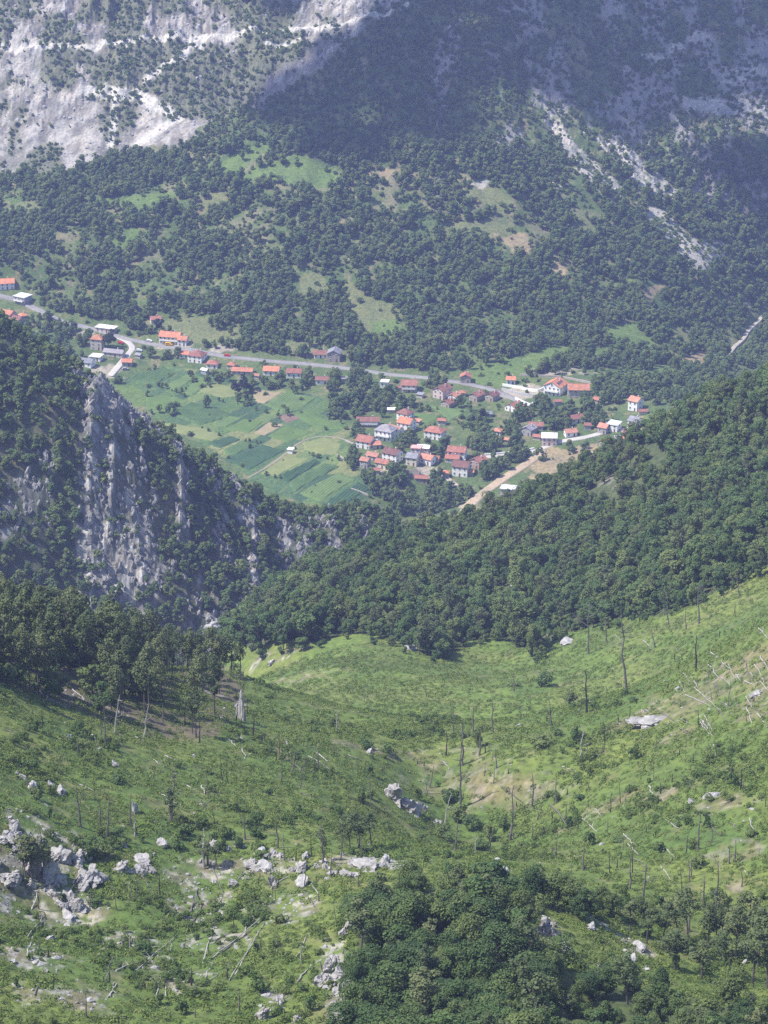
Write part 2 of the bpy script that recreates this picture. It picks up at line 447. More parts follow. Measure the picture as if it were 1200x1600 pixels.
# ------------------------------------------------------------------ layout lines, measured on the photograph and laid on the ground
ROADS = {
    'main_road': ([(-30,456),(15,466),(45,478),(92,500),(130,510),(160,518),(190,527),(230,536),(270,543),(300,547),(330,553),(360,558),(400,562),(440,566),(480,569),(520,573),(560,578),(600,584),(640,588),(680,592),(720,598),(745,603),(772,610),(800,622),(830,634)], 4.7, 'asphalt'),
    'gravel_lane': ([(182,526),(198,533),(207,543),(201,553),(192,564),(184,574),(172,588)], 4.2, 'gravel'),
    'village_road': ([(757,714),(800,710),(833,705),(850,699),(880,689),(910,684),(935,678),(955,671),(975,672),(1005,679)], 4.4, 'gravel'),
    'dirt_road': ([(846,703),(839,713),(815,730),(785,749),(755,771),(735,789),(716,816)], 6.4, 'ochre_dirt'),
    'field_path': ([(387,747),(420,728),(447,709),(468,692),(498,682),(528,684),(548,690)], 1.5, 'field_dirt'),
    'yard_path': ([(688,738),(705,752),(722,764)], 3.0, 'pale_dirt'),
    'stream_bed': ([(1136,554),(1150,540),(1163,528),(1172,514),(1185,504),(1202,490),(1225,470)], 2.6, 'pale_dirt'),
}
RW = {k: (smooth_line(world_line(v[0])), v[1], v[2]) for k, v in ROADS.items()}

FIELDS = [  # outline in the photograph, crop, height
 ([(211,584),(256,573),(277,584),(245,600),(197,595)],'maize',1.3),([(253,603),(293,584),(312,586),(275,612)],'light_crop',0.6),([(279,613),(314,588),(332,593),(301,619)],'light_crop',0.5),
 ([(308,611),(332,597),(380,608),(380,619),(345,622)],'hay',0.15),([(391,605),(441,613),(412,632),(398,628)],'tan_hay',0.12),([(412,633),(450,611),(495,622),(470,640),(440,645)],'light_crop',0.8),
 ([(227,621),(267,616),(296,627),(261,648),(227,640)],'meadow',0.25),([(265,647),(298,628),(345,640),(366,650),(312,666)],'maize',1.0),([(250,659),(320,668),(352,680),(330,690),(270,676)],'hay',0.3),
 ([(332,664),(358,648),(380,653),(353,669)],'light_crop',0.5),([(350,672),(382,654),(414,658),(390,677)],'meadow',0.4),([(394,678),(420,659),(446,664),(414,681)],'tan_hay',0.12),
 ([(416,682),(450,665),(492,675),(450,692)],'meadow',0.5),([(322,694),(358,681),(379,687),(345,701)],'dark_crop',0.8),([(348,703),(380,688),(405,694),(356,717)],'maize',0.8),
 ([(355,720),(410,695),(447,704),(390,736)],'dark_crop',0.7),([(472,692),(508,682),(535,693),(528,711),(498,711),(474,703)],'hay',0.15),([(404,741),(449,713),(487,716),(433,744)],'hay',0.3),
 ([(434,745),(492,718),(503,723),(449,755)],'dark_crop',1.3),([(450,757),(508,724),(533,729),(460,771)],'maize',1.1),([(465,772),(530,738),(558,750),(500,785)],'light_crop',0.7),([(503,789),(561,753),(580,765),(535,792)],'dark_crop',0.9),
 ([(620,640),(690,650),(660,668),(640,655)],'meadow',0.3),([(668,632),(735,640),(700,660),(690,648)],'light_crop',0.4),([(430,650),(455,645),(475,652),(448,662)],'plough',0.15),([(452,646),(478,640),(545,670),(498,672)],'meadow',0.4),
]
FW = [(world_line(p), c, h) for p, c, h in FIELDS]

CLEARINGS = [([(320,270),(345,250),(380,232),(412,222),(428,238),(395,262),(370,282)],'g'),([(148,320),(200,305),(262,300),(285,306),(250,322),(215,331)],'g'),([(372,288),(400,265),(440,246),(470,240),(500,252),(540,274),(535,298),(500,300),(440,285)],'g'),
 ([(566,276),(600,264),(634,268),(610,284)],'t'),([(938,518),(980,498),(1026,540),(990,548)],'g'),([(908,545),(950,540),(960,560),(915,574)],'g'),([(660,352),(760,345),(800,352),(790,372),(700,372)],'o'),([(780,370),(822,362),(842,390),(800,398)],'t'),
 ([(160,378),(214,350),(220,382),(180,392)],'g'),([(735,290),(760,285),(800,310),(780,325),(720,312)],'o'),([(0,318),(55,312),(60,335),(0,340)],'o'),([(530,340),(552,338),(552,352),(525,354)],'t'),([(534,420),(565,460),(640,490),(600,530),(560,520),(540,470)],'o'),
 ([(576,500),(620,498),(640,520),(600,532),(575,530)],'g'),([(890,330),(925,330),(935,362),(900,365)],'o'),([(730,580),(800,560),(870,540),(900,545),(850,575),(780,600),(740,600)],'g'),([(1045,512),(1072,510),(1082,545),(1050,540)],'o'),([(1060,560),(1100,545),(1110,562),(1070,590)],'t'),
 ([(1000,455),(1040,440),(1045,455),(1010,465)],'t'),([(860,420),(885,415),(890,432),(868,435)],'t'),([(330,515),(375,510),(380,535),(340,540)],'o'),([(440,535),(490,530),(500,548),(450,555)],'o'),([(330,300),(360,300),(350,330),(320,330)],'o'),([(240,500),(330,495),(335,540),(290,535)],'o'),
 ([(460,440),(500,420),(510,460),(470,470)],'o'),([(990,585),(1040,570),(1070,585),(1040,610)],'g'),([(995,650),(1060,640),(1075,690),(1010,700)],'t'),([(850,700),(930,690),(925,720),(840,770),(800,775)],'t'),([(1000,640),(1040,640),(1045,660),(1010,665)],'g'),([(130,578),(200,598),(240,620),(220,640),(150,600)],'g')]
ROCKS_A = [[(-60,-60),(640,-60),(630,15),(560,62),(480,125),(400,165),(330,190),(280,225),(180,242),(100,270),(-60,285)]]
SCREE = [[(835,148),(870,180),(905,232),(962,280),(985,322),(950,312),(900,262),(868,215)],[(1000,318),(1040,330),(1085,375),(1155,385),(1120,410),(1092,436),(1062,392),(1020,356)],[(930,215),(980,225),(1020,265),(1060,300),(1050,320),(1000,290),(960,260)],[(1050,150),(1200,160),(1200,184),(1080,178)],[(1000,85),(1100,50),(1110,60),(1020,100)],[(1130,110),(1200,100),(1200,130),(1140,135)],[(740,290),(770,280),(760,300)],[(855,270),(885,290),(870,300)]]

# forest edge on the near mountainside (trunk feet) and other stands
EDGE_R = np.array([(-100,0),(290,985),(370,1012),(400,1030),(430,1020),(480,1008),(550,992),(600,1002),(640,1020),(690,1030),(730,1010),(760,992),(800,1008),(838,1030),(880,1000),(930,982),(1000,966),(1040,962),(1090,945),(1150,915),(1200,898),(1400,820)], float)
LEFT_STAND = [(-200,960),(0,985),(120,1000),(240,1020),(330,1030),(385,1062),(376,1100),(345,1148),(300,1156),(240,1152),(180,1134),(120,1110),(60,1088),(0,1068),(-200,1020)]
CLUMP = [(560,1440),(610,1404),(680,1392),(750,1396),(800,1420),(832,1450),(850,1500),(900,1530),(1000,1548),(1080,1560),(1200,1590),(1400,1620),(1400,1800),(470,1800),(545,1640),(560,1560),(552,1490)]
BARE = [(845,1430),(905,1418),(1010,1465),(1020,1500),(940,1515),(870,1500)]

# ------------------------------------------------------------------ terrain sheet with its ground cover
PXg, PYg = project(GX, GY, GZ)
def blobs(lst, gx, gy, warp=0.5, seed=70):
    out = np.zeros(gx.shape); n = fbm(gx / 6, gy / 6, seed, 4) - 0.5
    for px, py, rx, ry in lst:
        p = hit(px, py); k = mpp(p); v = (gy - p[1]) / (ry * k * 2.4); u = (gx - p[0]) / (rx * k)
        m = (np.abs(u) < 2) & (np.abs(v) < 2)
        if m.any():
            r = np.sqrt(u[m] ** 2 + v[m] ** 2) + warp * 2.2 * n[m]
            out[m] = np.maximum(out[m], sstep(1.1, 0.7, r))
    return out

STONY = [(85,1400,70,45),(40,1290,50,25),(130,1330,40,22),(130,1365,50,20),(330,1370,80,40),(300,1420,60,25),(430,1350,60,28),(560,1345,70,26),(520,1500,26,60),(525,1580,30,40),(20,1390,40,40),(420,1420,60,30),(340,1470,50,20),(70,1500,60,35),(250,1520,70,30),(450,1420,40,40),
         (865,1450,22,30),(1000,1480,30,20),(925,1440,20,12),(120,1560,80,30),(200,1470,40,20),(430,1560,30,24),(350,1090,30,8),(400,1040,30,6),(450,1022,40,6),(150,1100,60,8),(60,1085,40,7)]
BROWN = [(700,1190,90,26),(660,1230,60,24),(1080,1090,120,50),(1180,1080,60,60),(1060,1150,40,14),(1010,1115,50,14),(760,1230,50,25),(540,1160,60,14),(470,1060,60,18),(860,1250,50,20),(930,1270,50,16),(1130,1260,60,18),(1040,1240,40,14),(1140,1330,60,16),(840,1240,50,20),(600,1175,70,16),(1150,1380,20,12)]
def cover():
    c = np.zeros(GX.shape + (3,))
    def put(mask, col):
        nonlocal c
        c = c * (1 - mask[..., None]) + np.array(col) * mask[..., None]
    n1 = fbm(GX / 18, GY / 18, 80, 5); n2 = fbm(GX / 5, GY / 5, 85, 4); n3 = fbm(GX / 50, GY / 50, 90, 3)
    jx = PXg + 16 * (n2 - 0.5) + 30 * (n1 - 0.5); jy = PYg + 9 * (n2 - 0.5) + 16 * (n1 - 0.5)
    # C: near meadows
    uC = GU == 2; uB = GU == 1; uA = GU == 0
    put(np.ones(GX.shape), (0.096, 0.138, 0.032)); put(uC * sstep(600, 660, GY) * 0.8, (0.118, 0.172, 0.036))
    put(uC * sstep(0.45, 0.65, n1) * 0.85, (0.130, 0.160, 0.040)); put(uC * sstep(0.52, 0.36, n3) * 0.5, (0.066, 0.115, 0.026))
    put(uC * sstep(0.60, 0.74, n2) * 0.4, (0.16, 0.135, 0.075))
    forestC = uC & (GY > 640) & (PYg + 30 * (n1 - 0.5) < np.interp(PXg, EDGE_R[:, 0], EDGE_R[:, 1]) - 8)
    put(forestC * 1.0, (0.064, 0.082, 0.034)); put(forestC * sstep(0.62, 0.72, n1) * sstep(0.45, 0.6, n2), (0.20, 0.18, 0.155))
    put((uC & inside(LEFT_STAND, PXg, PYg)) * 0.85, (0.12, 0.095, 0.07)); put((uC & inside(CLUMP, jx, jy)) * 0.8, (0.062, 0.078, 0.030))
    brown = blobs(BROWN, GX, GY, 0.7, 71) * uC; stony = blobs(STONY, GX, GY, 0.8, 72) * uC
    put(brown * 0.5 * sstep(0.38, 0.60, n2), (0.17, 0.135, 0.085)); put(brown * sstep(0.58, 0.70, fbm(GX / 2.0, GY / 2.0, 89, 3)) * 0.45, (0.27, 0.235, 0.20))
    put(stony * sstep(0.38, 0.62, n2) * 0.55, (0.17, 0.14, 0.105)); put(stony * sstep(0.55, 0.68, fbm(GX / 1.8, GY / 1.8, 88, 3)) * 0.7, (0.36, 0.33, 0.31))
    # B: crag
    rib = rock_rib(GX, GY)
    faceB = sstep(95, 140, PXg) * sstep(275, 225, PXg) * sstep(565, 600, PYg) * 1.12 + sstep(225, 300, PXg) * sstep(660, 480, PXg) * 0.75 + 0.42 * sstep(120, 20, PXg) * sstep(640, 700, PYg)
    rb = sstep(0.60, 0.78, rib * 0.55 + 0.40 * faceB + 0.55 * (n2 - 0.5))
    put(uB * 1.0, (0.055, 0.070, 0.034)); put(uB * sstep(0.5, 0.62, n1) * 0.5, (0.13, 0.12, 0.075)); put(uB * rb, (0.15, 0.145, 0.14)); put(uB * rb * sstep(0.46, 0.62, fbm(GX / 1.9, GY / 4.0, 87, 3)), (0.36, 0.345, 0.33))
    # A: valley and far mountain
    put(uA * 1.0, (0.072, 0.112, 0.036)); put(uA * sstep(0.48, 0.64, n1) * 0.8, (0.098, 0.132, 0.045)); put(uA * sstep(0.60, 0.70, n2) * 0.6, (0.20, 0.165, 0.10))
    put(uA * (PYg < 420) * sstep(0.58, 0.70, n1) * 0.5, (0.20, 0.17, 0.12))
    zone = uA & inside([(196,592),(262,570),(320,580),(400,600),(505,620),(548,672),(540,690),(560,740),(590,768),(530,800),(420,770),(330,700),(240,650)], PXg, PYg)
    vv = (-GX * 41 + GY * 23) / 47.0; uu = (GX * 23 + GY * 41) / 47.0; blk = np.floor(uu / 46 + 0.35 * np.sin(vv / 60)); si = np.floor(vv / 9.5 + 3.1 * blk)
    hsh = _hash(si, blk, 77); pal = np.array([(0.058, 0.108, 0.042), (0.115, 0.165, 0.055), (0.080, 0.138, 0.042), (0.042, 0.086, 0.040), (0.160, 0.178, 0.070), (0.068, 0.122, 0.046)])
    sc = pal[np.minimum((hsh * 6).astype(int), 5)]; edge = np.abs((vv / 9.5 + 3.1 * blk) % 1 - 0.5) > 0.46
    zc_ = zone.astype(float)[..., None]; c = c * (1 - zc_) + zc_ * np.where(edge[..., None], np.array((0.10, 0.13, 0.05)), sc)
    colr = {'g': (0.100, 0.155, 0.042), 't': (0.26, 0.205, 0.125), 'o': (0.135, 0.150, 0.065)}
    for poly, k in CLEARINGS: put(uA * inside(poly, jx, jy) * 0.9, colr[k])
    for poly in ROCKS_A:
        r = uA * inside(poly, jx + 10 * (n1 - .5), jy)
        streak = 0.6 * ridged(GX / 9 + fbm(GX / 30, GY / 30, 96, 2) * 2, GY / 40, 97, 4) + 0.4 * ridged(GX / 3.2, GY / 7, 98, 3)
        put(r * 1.0, (0.16, 0.15, 0.135)); put(r * sstep(0.44, 0.76, streak + 0.5 * (n1 - 0.5) + 0.10 * sstep(60, 160, PYg)) * sstep(0.25, 0.6, n2), (0.34, 0.32, 0.30))
        put(r * sstep(0.42, 0.56, fbm(GX / 24, GY / 34, 99, 5)) * 0.8, (0.095, 0.108, 0.055))
    up = uA * (PYg < 330) * (PXg > 640) * sstep(0.52, 0.64, fbm(GX / 13, GY / 40, 101, 5) + 0.10 * sstep(900, 1000, PXg) - 0.12 * sstep(200, 330, PYg))
    put(up * 0.8, (0.25, 0.235, 0.235))
    for poly in SCREE: put(uA * inside(poly, jx, jy) * sstep(0.30, 0.48, n2 * 0.6 + n1 * 0.4), (0.36, 0.335, 0.30))
    for ln, w in (([(0,72),(60,72),(130,72),(205,68),(260,58),(310,60),(360,58),(410,52),(440,48),(500,45),(540,36),(590,24),(640,5)], 3.2), ([(318,60),(285,88),(255,105),(228,125)], 4.5), ([(140,140),(185,145),(215,148),(255,172),(280,185),(250,200),(212,228)], 5.5), ([(180,148),(178,190),(172,228)], 3.5), ([(420,68),(470,60)], 3)):
        w_ = world_line([(x, y) for x, y in ln]); put(uA * 0.9 * sstep(w * 0.95, w * 0.45, line_dist(w_, GX, GY) + 3.5 * (n2 - .5)), (0.50, 0.47, 0.43))
    put(uA * blobs([(290,550,25,6),(345,545,25,7),(130,520,20,5),(870,580,50,10),(820,612,40,14),(170,580,25,10),(665,735,20,8),(600,735,20,6),(270,540,30,5),(1160,460,14,16),(1140,470,10,10),(735,805,20,20)], GX, GY, 0.7, 73) * 0.8, (0.36, 0.31, 0.26))
    return c
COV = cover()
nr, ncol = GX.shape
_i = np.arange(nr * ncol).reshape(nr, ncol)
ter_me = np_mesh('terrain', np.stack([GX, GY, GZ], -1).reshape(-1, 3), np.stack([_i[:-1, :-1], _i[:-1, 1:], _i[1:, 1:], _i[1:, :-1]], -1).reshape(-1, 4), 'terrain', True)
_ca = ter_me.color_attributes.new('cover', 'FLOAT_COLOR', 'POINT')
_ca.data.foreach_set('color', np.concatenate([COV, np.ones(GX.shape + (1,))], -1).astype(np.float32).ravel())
_craggy = ((GU == 1) | ((GU == 0) & (GY > 2005)))[:-1, :-1].ravel()
ter_me.polygons.foreach_set('use_smooth', ~_craggy)                # broken rock keeps its edges
terrain = link('terrain', ter_me); tag(terrain, kind='structure')

# ------------------------------------------------------------------ roads and fields
def strip_material(name, c, c2, scale=0.8):
    m, nt, b = new_mat(name); n = noise_node(nt, scale, 6, 0.65); n2 = noise_node(nt, scale * 0.12, 3)
    col = ramp(nt, n.outputs[0], [(0.3, c), (0.7, c2)])
    col = mixc(nt, 1.0, col, ramp(nt, n2.outputs[0], [(0.3, (0.85, 0.85, 0.85)), (0.7, (1.12, 1.1, 1.05))]), 'MULTIPLY')
    nt.links.new(col, b.inputs['Base Color']); bump(nt, b, n.outputs[0], 0.5, 0.15); MAT[name] = m
strip_material('asphalt', (0.19, 0.185, 0.18), (0.28, 0.27, 0.26)); strip_material('gravel', (0.33, 0.31, 0.28), (0.50, 0.47, 0.43))
strip_material('field_dirt', (0.17, 0.15, 0.105), (0.29, 0.26, 0.20)); strip_material('ochre_dirt', (0.27, 0.20, 0.13), (0.46, 0.37, 0.26)); strip_material('pale_dirt', (0.28, 0.25, 0.19), (0.45, 0.40, 0.34))
for c, a, b_ in (('maize', (0.060, 0.115, 0.042), (0.095, 0.160, 0.055)), ('dark_crop', (0.034, 0.078, 0.036), (0.052, 0.105, 0.044)), ('light_crop', (0.085, 0.145, 0.045), (0.130, 0.190, 0.060)),
                ('meadow', (0.080, 0.140, 0.038), (0.110, 0.170, 0.045)), ('hay', (0.150, 0.180, 0.062), (0.200, 0.220, 0.085)), ('tan_hay', (0.240, 0.195, 0.110), (0.310, 0.260, 0.150)), ('plough', (0.15, 0.10, 0.075), (0.20, 0.145, 0.105))):
    strip_material('crop_' + c, a, b_, 1.1)

def lay_strip(name, L, width, mat):
    L = np.asarray(L); T = np.gradient(L, axis=0); T /= np.maximum(np.linalg.norm(T, axis=1, keepdims=True), 1e-6); N = np.c_[-T[:, 1], T[:, 0]]
    off = np.array([-0.5, -0.5, -0.25, 0, 0.25, 0.5, 0.5]) ; W = width * (1 + 0.16 * (fbm(np.arange(len(L)) / 4.0, np.zeros(len(L)), 33, 2) - 0.5))
    X = L[:, None, 0] + N[:, None, 0] * off * W[:, None]; Yy = L[:, None, 1] + N[:, None, 1] * off * W[:, None]
    g = ground(X, Yy); mid = np.convolve(np.pad(g.max(1), 3, 'edge'), np.ones(7) / 7, 'valid')
    Z = np.maximum(g, mid[:, None] - 0.25) + 0.12; Z[:, 0] = g[:, 0] - 0.8; Z[:, -1] = g[:, -1] - 0.8
    n, k = X.shape; idx = np.arange(n * k).reshape(n, k)
    o = link(name, np_mesh(name, np.stack([X, Yy, Z], -1).reshape(-1, 3), np.stack([idx[:-1, :-1], idx[:-1, 1:], idx[1:, 1:], idx[1:, :-1]], -1).reshape(-1, 4), mat))
    tag(o, kind='structure'); return o
for k, (L, w, m) in RW.items(): lay_strip(k, L, w, m)

def lay_field(P, crop, h, seed):
    cen = P.mean(0); d = np.array([23.0, 41.0]); d /= np.linalg.norm(d); n = np.array([-d[1], d[0]])
    u = (P - cen) @ d; v = (P - cen) @ n
    U, Vv = np.meshgrid(np.arange(u.min(), u.max() + 1.6, 1.6), np.arange(v.min(), v.max() + 0.45, 0.45))
    X = cen[0] + U * d[0] + Vv * n[0]; Yy = cen[1] + U * d[1] + Vv * n[1]
    e = line_dist(P, X, Yy, True); ins = inside(P, X, Yy); e = np.where(ins, e, -e)
    prof = 0.5 + 0.5 * np.cos(2 * math.pi * Vv / 1.8 + 0.8 * fbm(U / 9, Vv / 9, seed, 2))
    Z = ground(X, Yy) + np.where(e > 0.4, 0.12 + h * (0.35 + 0.65 * prof) * (0.55 + 0.9 * fbm(X / 3, Yy / 3, seed, 4)) * sstep(0.2, 1.3, e), -0.5)
    nn, k = X.shape; idx = np.arange(nn * k).reshape(nn, k)
    Q = np.stack([idx[:-1, :-1], idx[:-1, 1:], idx[1:, 1:], idx[1:, :-1]], -1).reshape(-1, 4)
    Q = Q[(e.ravel()[Q] > -0.3).any(1)]
    o = link('field', np_mesh('field', np.stack([X, Yy, Z], -1).reshape(-1, 3), Q, 'crop_' + crop)); tag(o, kind='structure')
for i, (P, c, h) in enumerate(FW): lay_field(P, c, h, 200 + i)

# ------------------------------------------------------------------ the village
def roof_material(name, c):
    m, nt, b = new_mat(name); tc = nd(nt, 'ShaderNodeTexCoord')
    w = nd(nt, 'ShaderNodeTexWave', wave_type='BANDS', bands_direction='X'); w.inputs['Scale'].default_value = 1.1; w.inputs['Distortion'].default_value = 0.6
    nt.links.new(tc.outputs['Object'], w.inputs['Vector'])
    n = noise_node(nt, 1.3, 6, 0.7); n2 = noise_node(nt, 0.35, 3)
    col = ramp(nt, n.outputs[0], [(0.28, tuple(v * 0.62 for v in c)), (0.5, c), (0.75, tuple(min(1, v * 1.3) for v in c))])
    col = mixc(nt, 1.0, col, ramp(nt, n2.outputs[0], [(0.35, (0.8, 0.78, 0.8)), (0.65, (1.1, 1.1, 1.1))]), 'MULTIPLY')
    oi = nd(nt, 'ShaderNodeObjectInfo'); col = mixc(nt, 1.0, col, ramp(nt, oi.outputs['Random'], [(0.0, (0.72, 0.80, 0.85)), (0.5, (1, 1, 1)), (1.0, (1.18, 1.1, 1.05))]), 'MULTIPLY')
    nt.links.new(col, b.inputs['Base Color']); bump(nt, b, w.outputs[0], 0.5, 0.08); MAT[name] = m
for n_, c_ in (('orange', (0.50, 0.215, 0.125)), ('coral', (0.46, 0.225, 0.155)), ('red', (0.33, 0.15, 0.11)), ('brown', (0.25, 0.12, 0.095)), ('grey', (0.27, 0.265, 0.28)), ('white', (0.78, 0.77, 0.76)), ('pink', (0.66, 0.36, 0.33))):
    roof_material('roof_' + n_, c_)
for n_, c_ in (('white', (0.78, 0.77, 0.74)), ('cream', (0.66, 0.60, 0.47)), ('beige', (0.48, 0.43, 0.37)), ('grey', (0.36, 0.35, 0.35)), ('stone', (0.36, 0.32, 0.275)), ('brick', (0.40, 0.27, 0.21)), ('rose', (0.62, 0.50, 0.47))):
    plain('wall_' + n_, c_, 0.16, 0.9, 0.9, bumpd=0.05)
plain('frame_white', (0.7, 0.69, 0.66), 0.1); plain('door_brown', (0.16, 0.09, 0.05), 0.3); plain('concrete', (0.42, 0.41, 0.39), 0.2)
m_, nt_, b_ = new_mat('glass'); b_.inputs['Base Color'].default_value = (0.03, 0.04, 0.05, 1); b_.inputs['Roughness'].default_value = 0.12; b_.inputs['Specular IOR Level'].default_value = 0.6
_gn = noise_node(nt_, 2.0, 2); nt_.links.new(ramp(nt_, _gn.outputs[0], [(0.3, (0.02, 0.025, 0.03)), (0.7, (0.06, 0.07, 0.08))]), b_.inputs['Base Color']); MAT['glass'] = m_

_wf = MB(); _wf.box(-0.62, -0.5, -0.07, 0.03, -0.72, 0.72); _wf.box(0.5, 0.62, -0.07, 0.03, -0.72, 0.72); _wf.box(-0.5, 0.5, -0.07, 0.03, 0.60, 0.72); _wf.box(-0.66, 0.66, -0.12, 0.03, -0.82, -0.722); _wf.box(-0.04, 0.04, -0.055, 0.03, -0.72, 0.6)
WIN_FRAME = _wf.mesh('window', 'frame_white')
_wp = MB(); _wp.box(-0.499, 0.499, -0.035, 0.02, -0.719, 0.599); WIN_PANE = _wp.mesh('pane', 'glass')
_dm = MB(); _dm.box(-0.5, 0.5, -0.05, 0.04, 0, 2.1); DOOR = _dm.mesh('door', 'door_brown')
_hm = MB(); _hm.box(0.32, 0.40, -0.10, -0.05, 0.95, 1.1); HANDLE = _hm.mesh('handle', 'frame_white')

HOUSE_XY = []
def house(px, py, w, d, h, yaw, roof, rc, wc, label, cat='house', name='house', balcony=False, chim=True, win=True, extra=None):
    p = hit(px, py, 1450); ya = math.radians(yaw)
    r = empty(name, p, ya); tag(r, label, cat, 'houses of the village')
    cx = p[0] - math.sin(ya) * d / 2; cy = p[1] + math.cos(ya) * d / 2
    HOUSE_XY.append((cx, cy, max(w, d) * 0.62 + 1.2, p[0], p[1]))
    pit = 0.52 if roof in ('gx', 'gy') else 0.5
    b = MB(); x0, x1, y0, y1 = -w / 2, w / 2, 0.0, d; zb = -3.0
    rise = {'gx': d / 2 * pit, 'gy': w / 2 * pit}.get(roof, 0)
    if roof == 'gx':
        b.add([(x0, y0, zb), (x1, y0, zb), (x1, y1, zb), (x0, y1, zb), (x0, y0, h), (x1, y0, h), (x1, y1, h), (x0, y1, h), (x0, d / 2, h + rise), (x1, d / 2, h + rise)],
              [(0, 1, 5, 4), (1, 2, 6, 9, 5), (2, 3, 7, 6), (3, 0, 4, 8, 7), (4, 5, 9, 8), (6, 7, 8, 9)])
    elif roof == 'gy':
        b.add([(x0, y0, zb), (x1, y0, zb), (x1, y1, zb), (x0, y1, zb), (x0, y0, h), (x1, y0, h), (x1, y1, h), (x0, y1, h), (0, y0, h + rise), (0, y1, h + rise)],
              [(0, 1, 5, 8, 4), (1, 2, 6, 5), (2, 3, 7, 9, 6), (3, 0, 4, 7), (4, 8, 9, 7), (5, 6, 9, 8)])
    else: b.box(x0, x1, y0, y1, zb, h)
    wall = b.build('wall', 'wall_' + wc, r)
    o = 0.45; t = 0.16; m = MB(); top = h + rise
    def slab(q, mi=0):
        n = (Vector(q[1]) - Vector(q[0])).cross(Vector(q[-1]) - Vector(q[0])).normalized(); n = n if n.z > 0 else -n
        up = [tuple(Vector(v) + n * (0.05 + t)) for v in q]; lo = [tuple(Vector(v) + n * 0.05) for v in q]; k = len(q)
        m.add(up + lo, [tuple(range(k)), tuple(range(2 * k - 1, k - 1, -1))] + [(i, i + k, (i + 1) % k + k, (i + 1) % k) for i in range(k)], mi)
    if roof == 'gx':
        s = o * pit
        slab([(x0 - o, -o, h - s), (x1 + o, -o, h - s), (x1 + o, d / 2, top), (x0 - o, d / 2, top)]); slab([(x0 - o, d / 2, top), (x1 + o, d / 2, top), (x1 + o, d + o, h - s), (x0 - o, d + o, h - s)])
        m.tube([(x0 - o, d / 2, top + 0.2), (x1 + o, d / 2, top + 0.2)], [0.14, 0.14], 5)
    elif roof == 'gy':
        s = o * pit
        slab([(x0 - o, -o, h - s), (0, -o, top), (0, d + o, top), (x0 - o, d + o, h - s)]); slab([(0, -o, top), (x1 + o, -o, h - s), (x1 + o, d + o, h - s), (0, d + o, top)])
        m.tube([(0, -o, top + 0.2), (0, d + o, top + 0.2)], [0.14, 0.14], 5)
    elif roof == 'hip':
        e = min(w, d) / 2 + o; top = h + e * 0.55; a = max(w / 2 + o - e, 0.0); c_ = max(d / 2 + o - e, 0.0); yc = d / 2
        R0, R1 = (-a, yc - c_, top), (a, yc + c_, top)
        if a <= 0.01 and c_ <= 0.01: R1 = R0
        q = [(x0 - o, -o, h), (x1 + o, -o, h), (x1 + o, d + o, h), (x0 - o, d + o, h)]
        lo = [(v[0], v[1], v[2] - 0.18) for v in q]
        if a >= c_: fs = [(0, 1, 9, 8), (1, 2, 9), (2, 3, 8, 9), (3, 0, 8)]
        else: fs = [(0, 1, 8), (1, 2, 9, 8), (2, 3, 9), (3, 0, 8, 9)]
        m.add(q + lo + [R0, (R1[0] + 0.001, R1[1] + 0.001, R1[2])], fs + [(7, 6, 5, 4)] + [(i, i + 4, (i + 1) % 4 + 4, (i + 1) % 4) for i in range(4)])
    elif roof == 'mono':
        slab([(x0 - o, -o, h - 0.05), (x1 + o, -o, h - 0.05), (x1 + o, d + o, h + 0.09 * d), (x0 - o, d + o, h + 0.09 * d)]); wall_top = None
        b2 = MB(); b2.add([(x0, y1, h - 0.1), (x1, y1, h - 0.1), (x1, y1, h + 0.08 * d), (x0, y1, h + 0.08 * d), (x0, y0, h - 0.1), (x1, y0, h - 0.1)], [(0, 1, 2, 3), (4, 0, 3), (1, 5, 2)]); b2.build('gable_wall', 'wall_' + wc, r)
    else:
        m.box(x0 - o, x1 + o, -o, d + o, h + 0.003, h + 0.26)
        if roof == 'flat':
            m.box(x0 - o, x1 + o, -o - 0.003, -o + 0.18, h + 0.26, h + 0.5); m.box(x0 - o, x1 + o, d + o - 0.18, d + o, h + 0.26, h + 0.5)
            m.box(x0 - o - 0.003, x0 - o + 0.18, -o + 0.182, d + o - 0.182, h + 0.26, h + 0.5); m.box(x1 + o - 0.18, x1 + o + 0.003, -o + 0.182, d + o - 0.182, h + 0.26, h + 0.5)
    rf = m.build('roof', 'roof_' + rc, r)
    if chim and roof != 'flat' and w > 4.5:
        c = MB(); cx0 = w * 0.18; cy0 = d * 0.62; c.box(cx0 - 0.28, cx0 + 0.28, cy0 - 0.28, cy0 + 0.28, h, top + 0.75); c.box(cx0 - 0.36, cx0 + 0.36, cy0 - 0.36, cy0 + 0.36, top + 0.752, top + 0.88); c.build('chimney', 'wall_rose', rf)
    if win:
        st = max(1, int(round(h / 2.8))); nx = max(2, int(w / 2.7)); fl = h / st
        for s_ in range(st):
            for k in range(nx):
                x = -w / 2 + w * (k + 0.5) / nx; z = s_ * fl + fl * 0.56
                if s_ == 0 and k == nx // 2:
                    dr = link('door', DOOR, r, (x, -0.003, 0.02)); link('handle', HANDLE, dr); continue
                f = link('window', WIN_FRAME, r, (x, -0.003, z)); link('pane', WIN_PANE, f)
            ny = max(1, int(d / 3.6))
            for sd in (-1, 1):
                for k in range(ny):
                    f = link('window', WIN_FRAME, r, (sd * (w / 2 + 0.003), d * (k + 0.5) / ny, s_ * fl + fl * 0.56)); f.rotation_euler = (0, 0, math.pi / 2 * sd); link('pane', WIN_PANE, f)
        if roof == 'gy' and w > 5.5:
            f = link('window', WIN_FRAME, r, (0, -0.003, h + rise * 0.36)); link('pane', WIN_PANE, f)
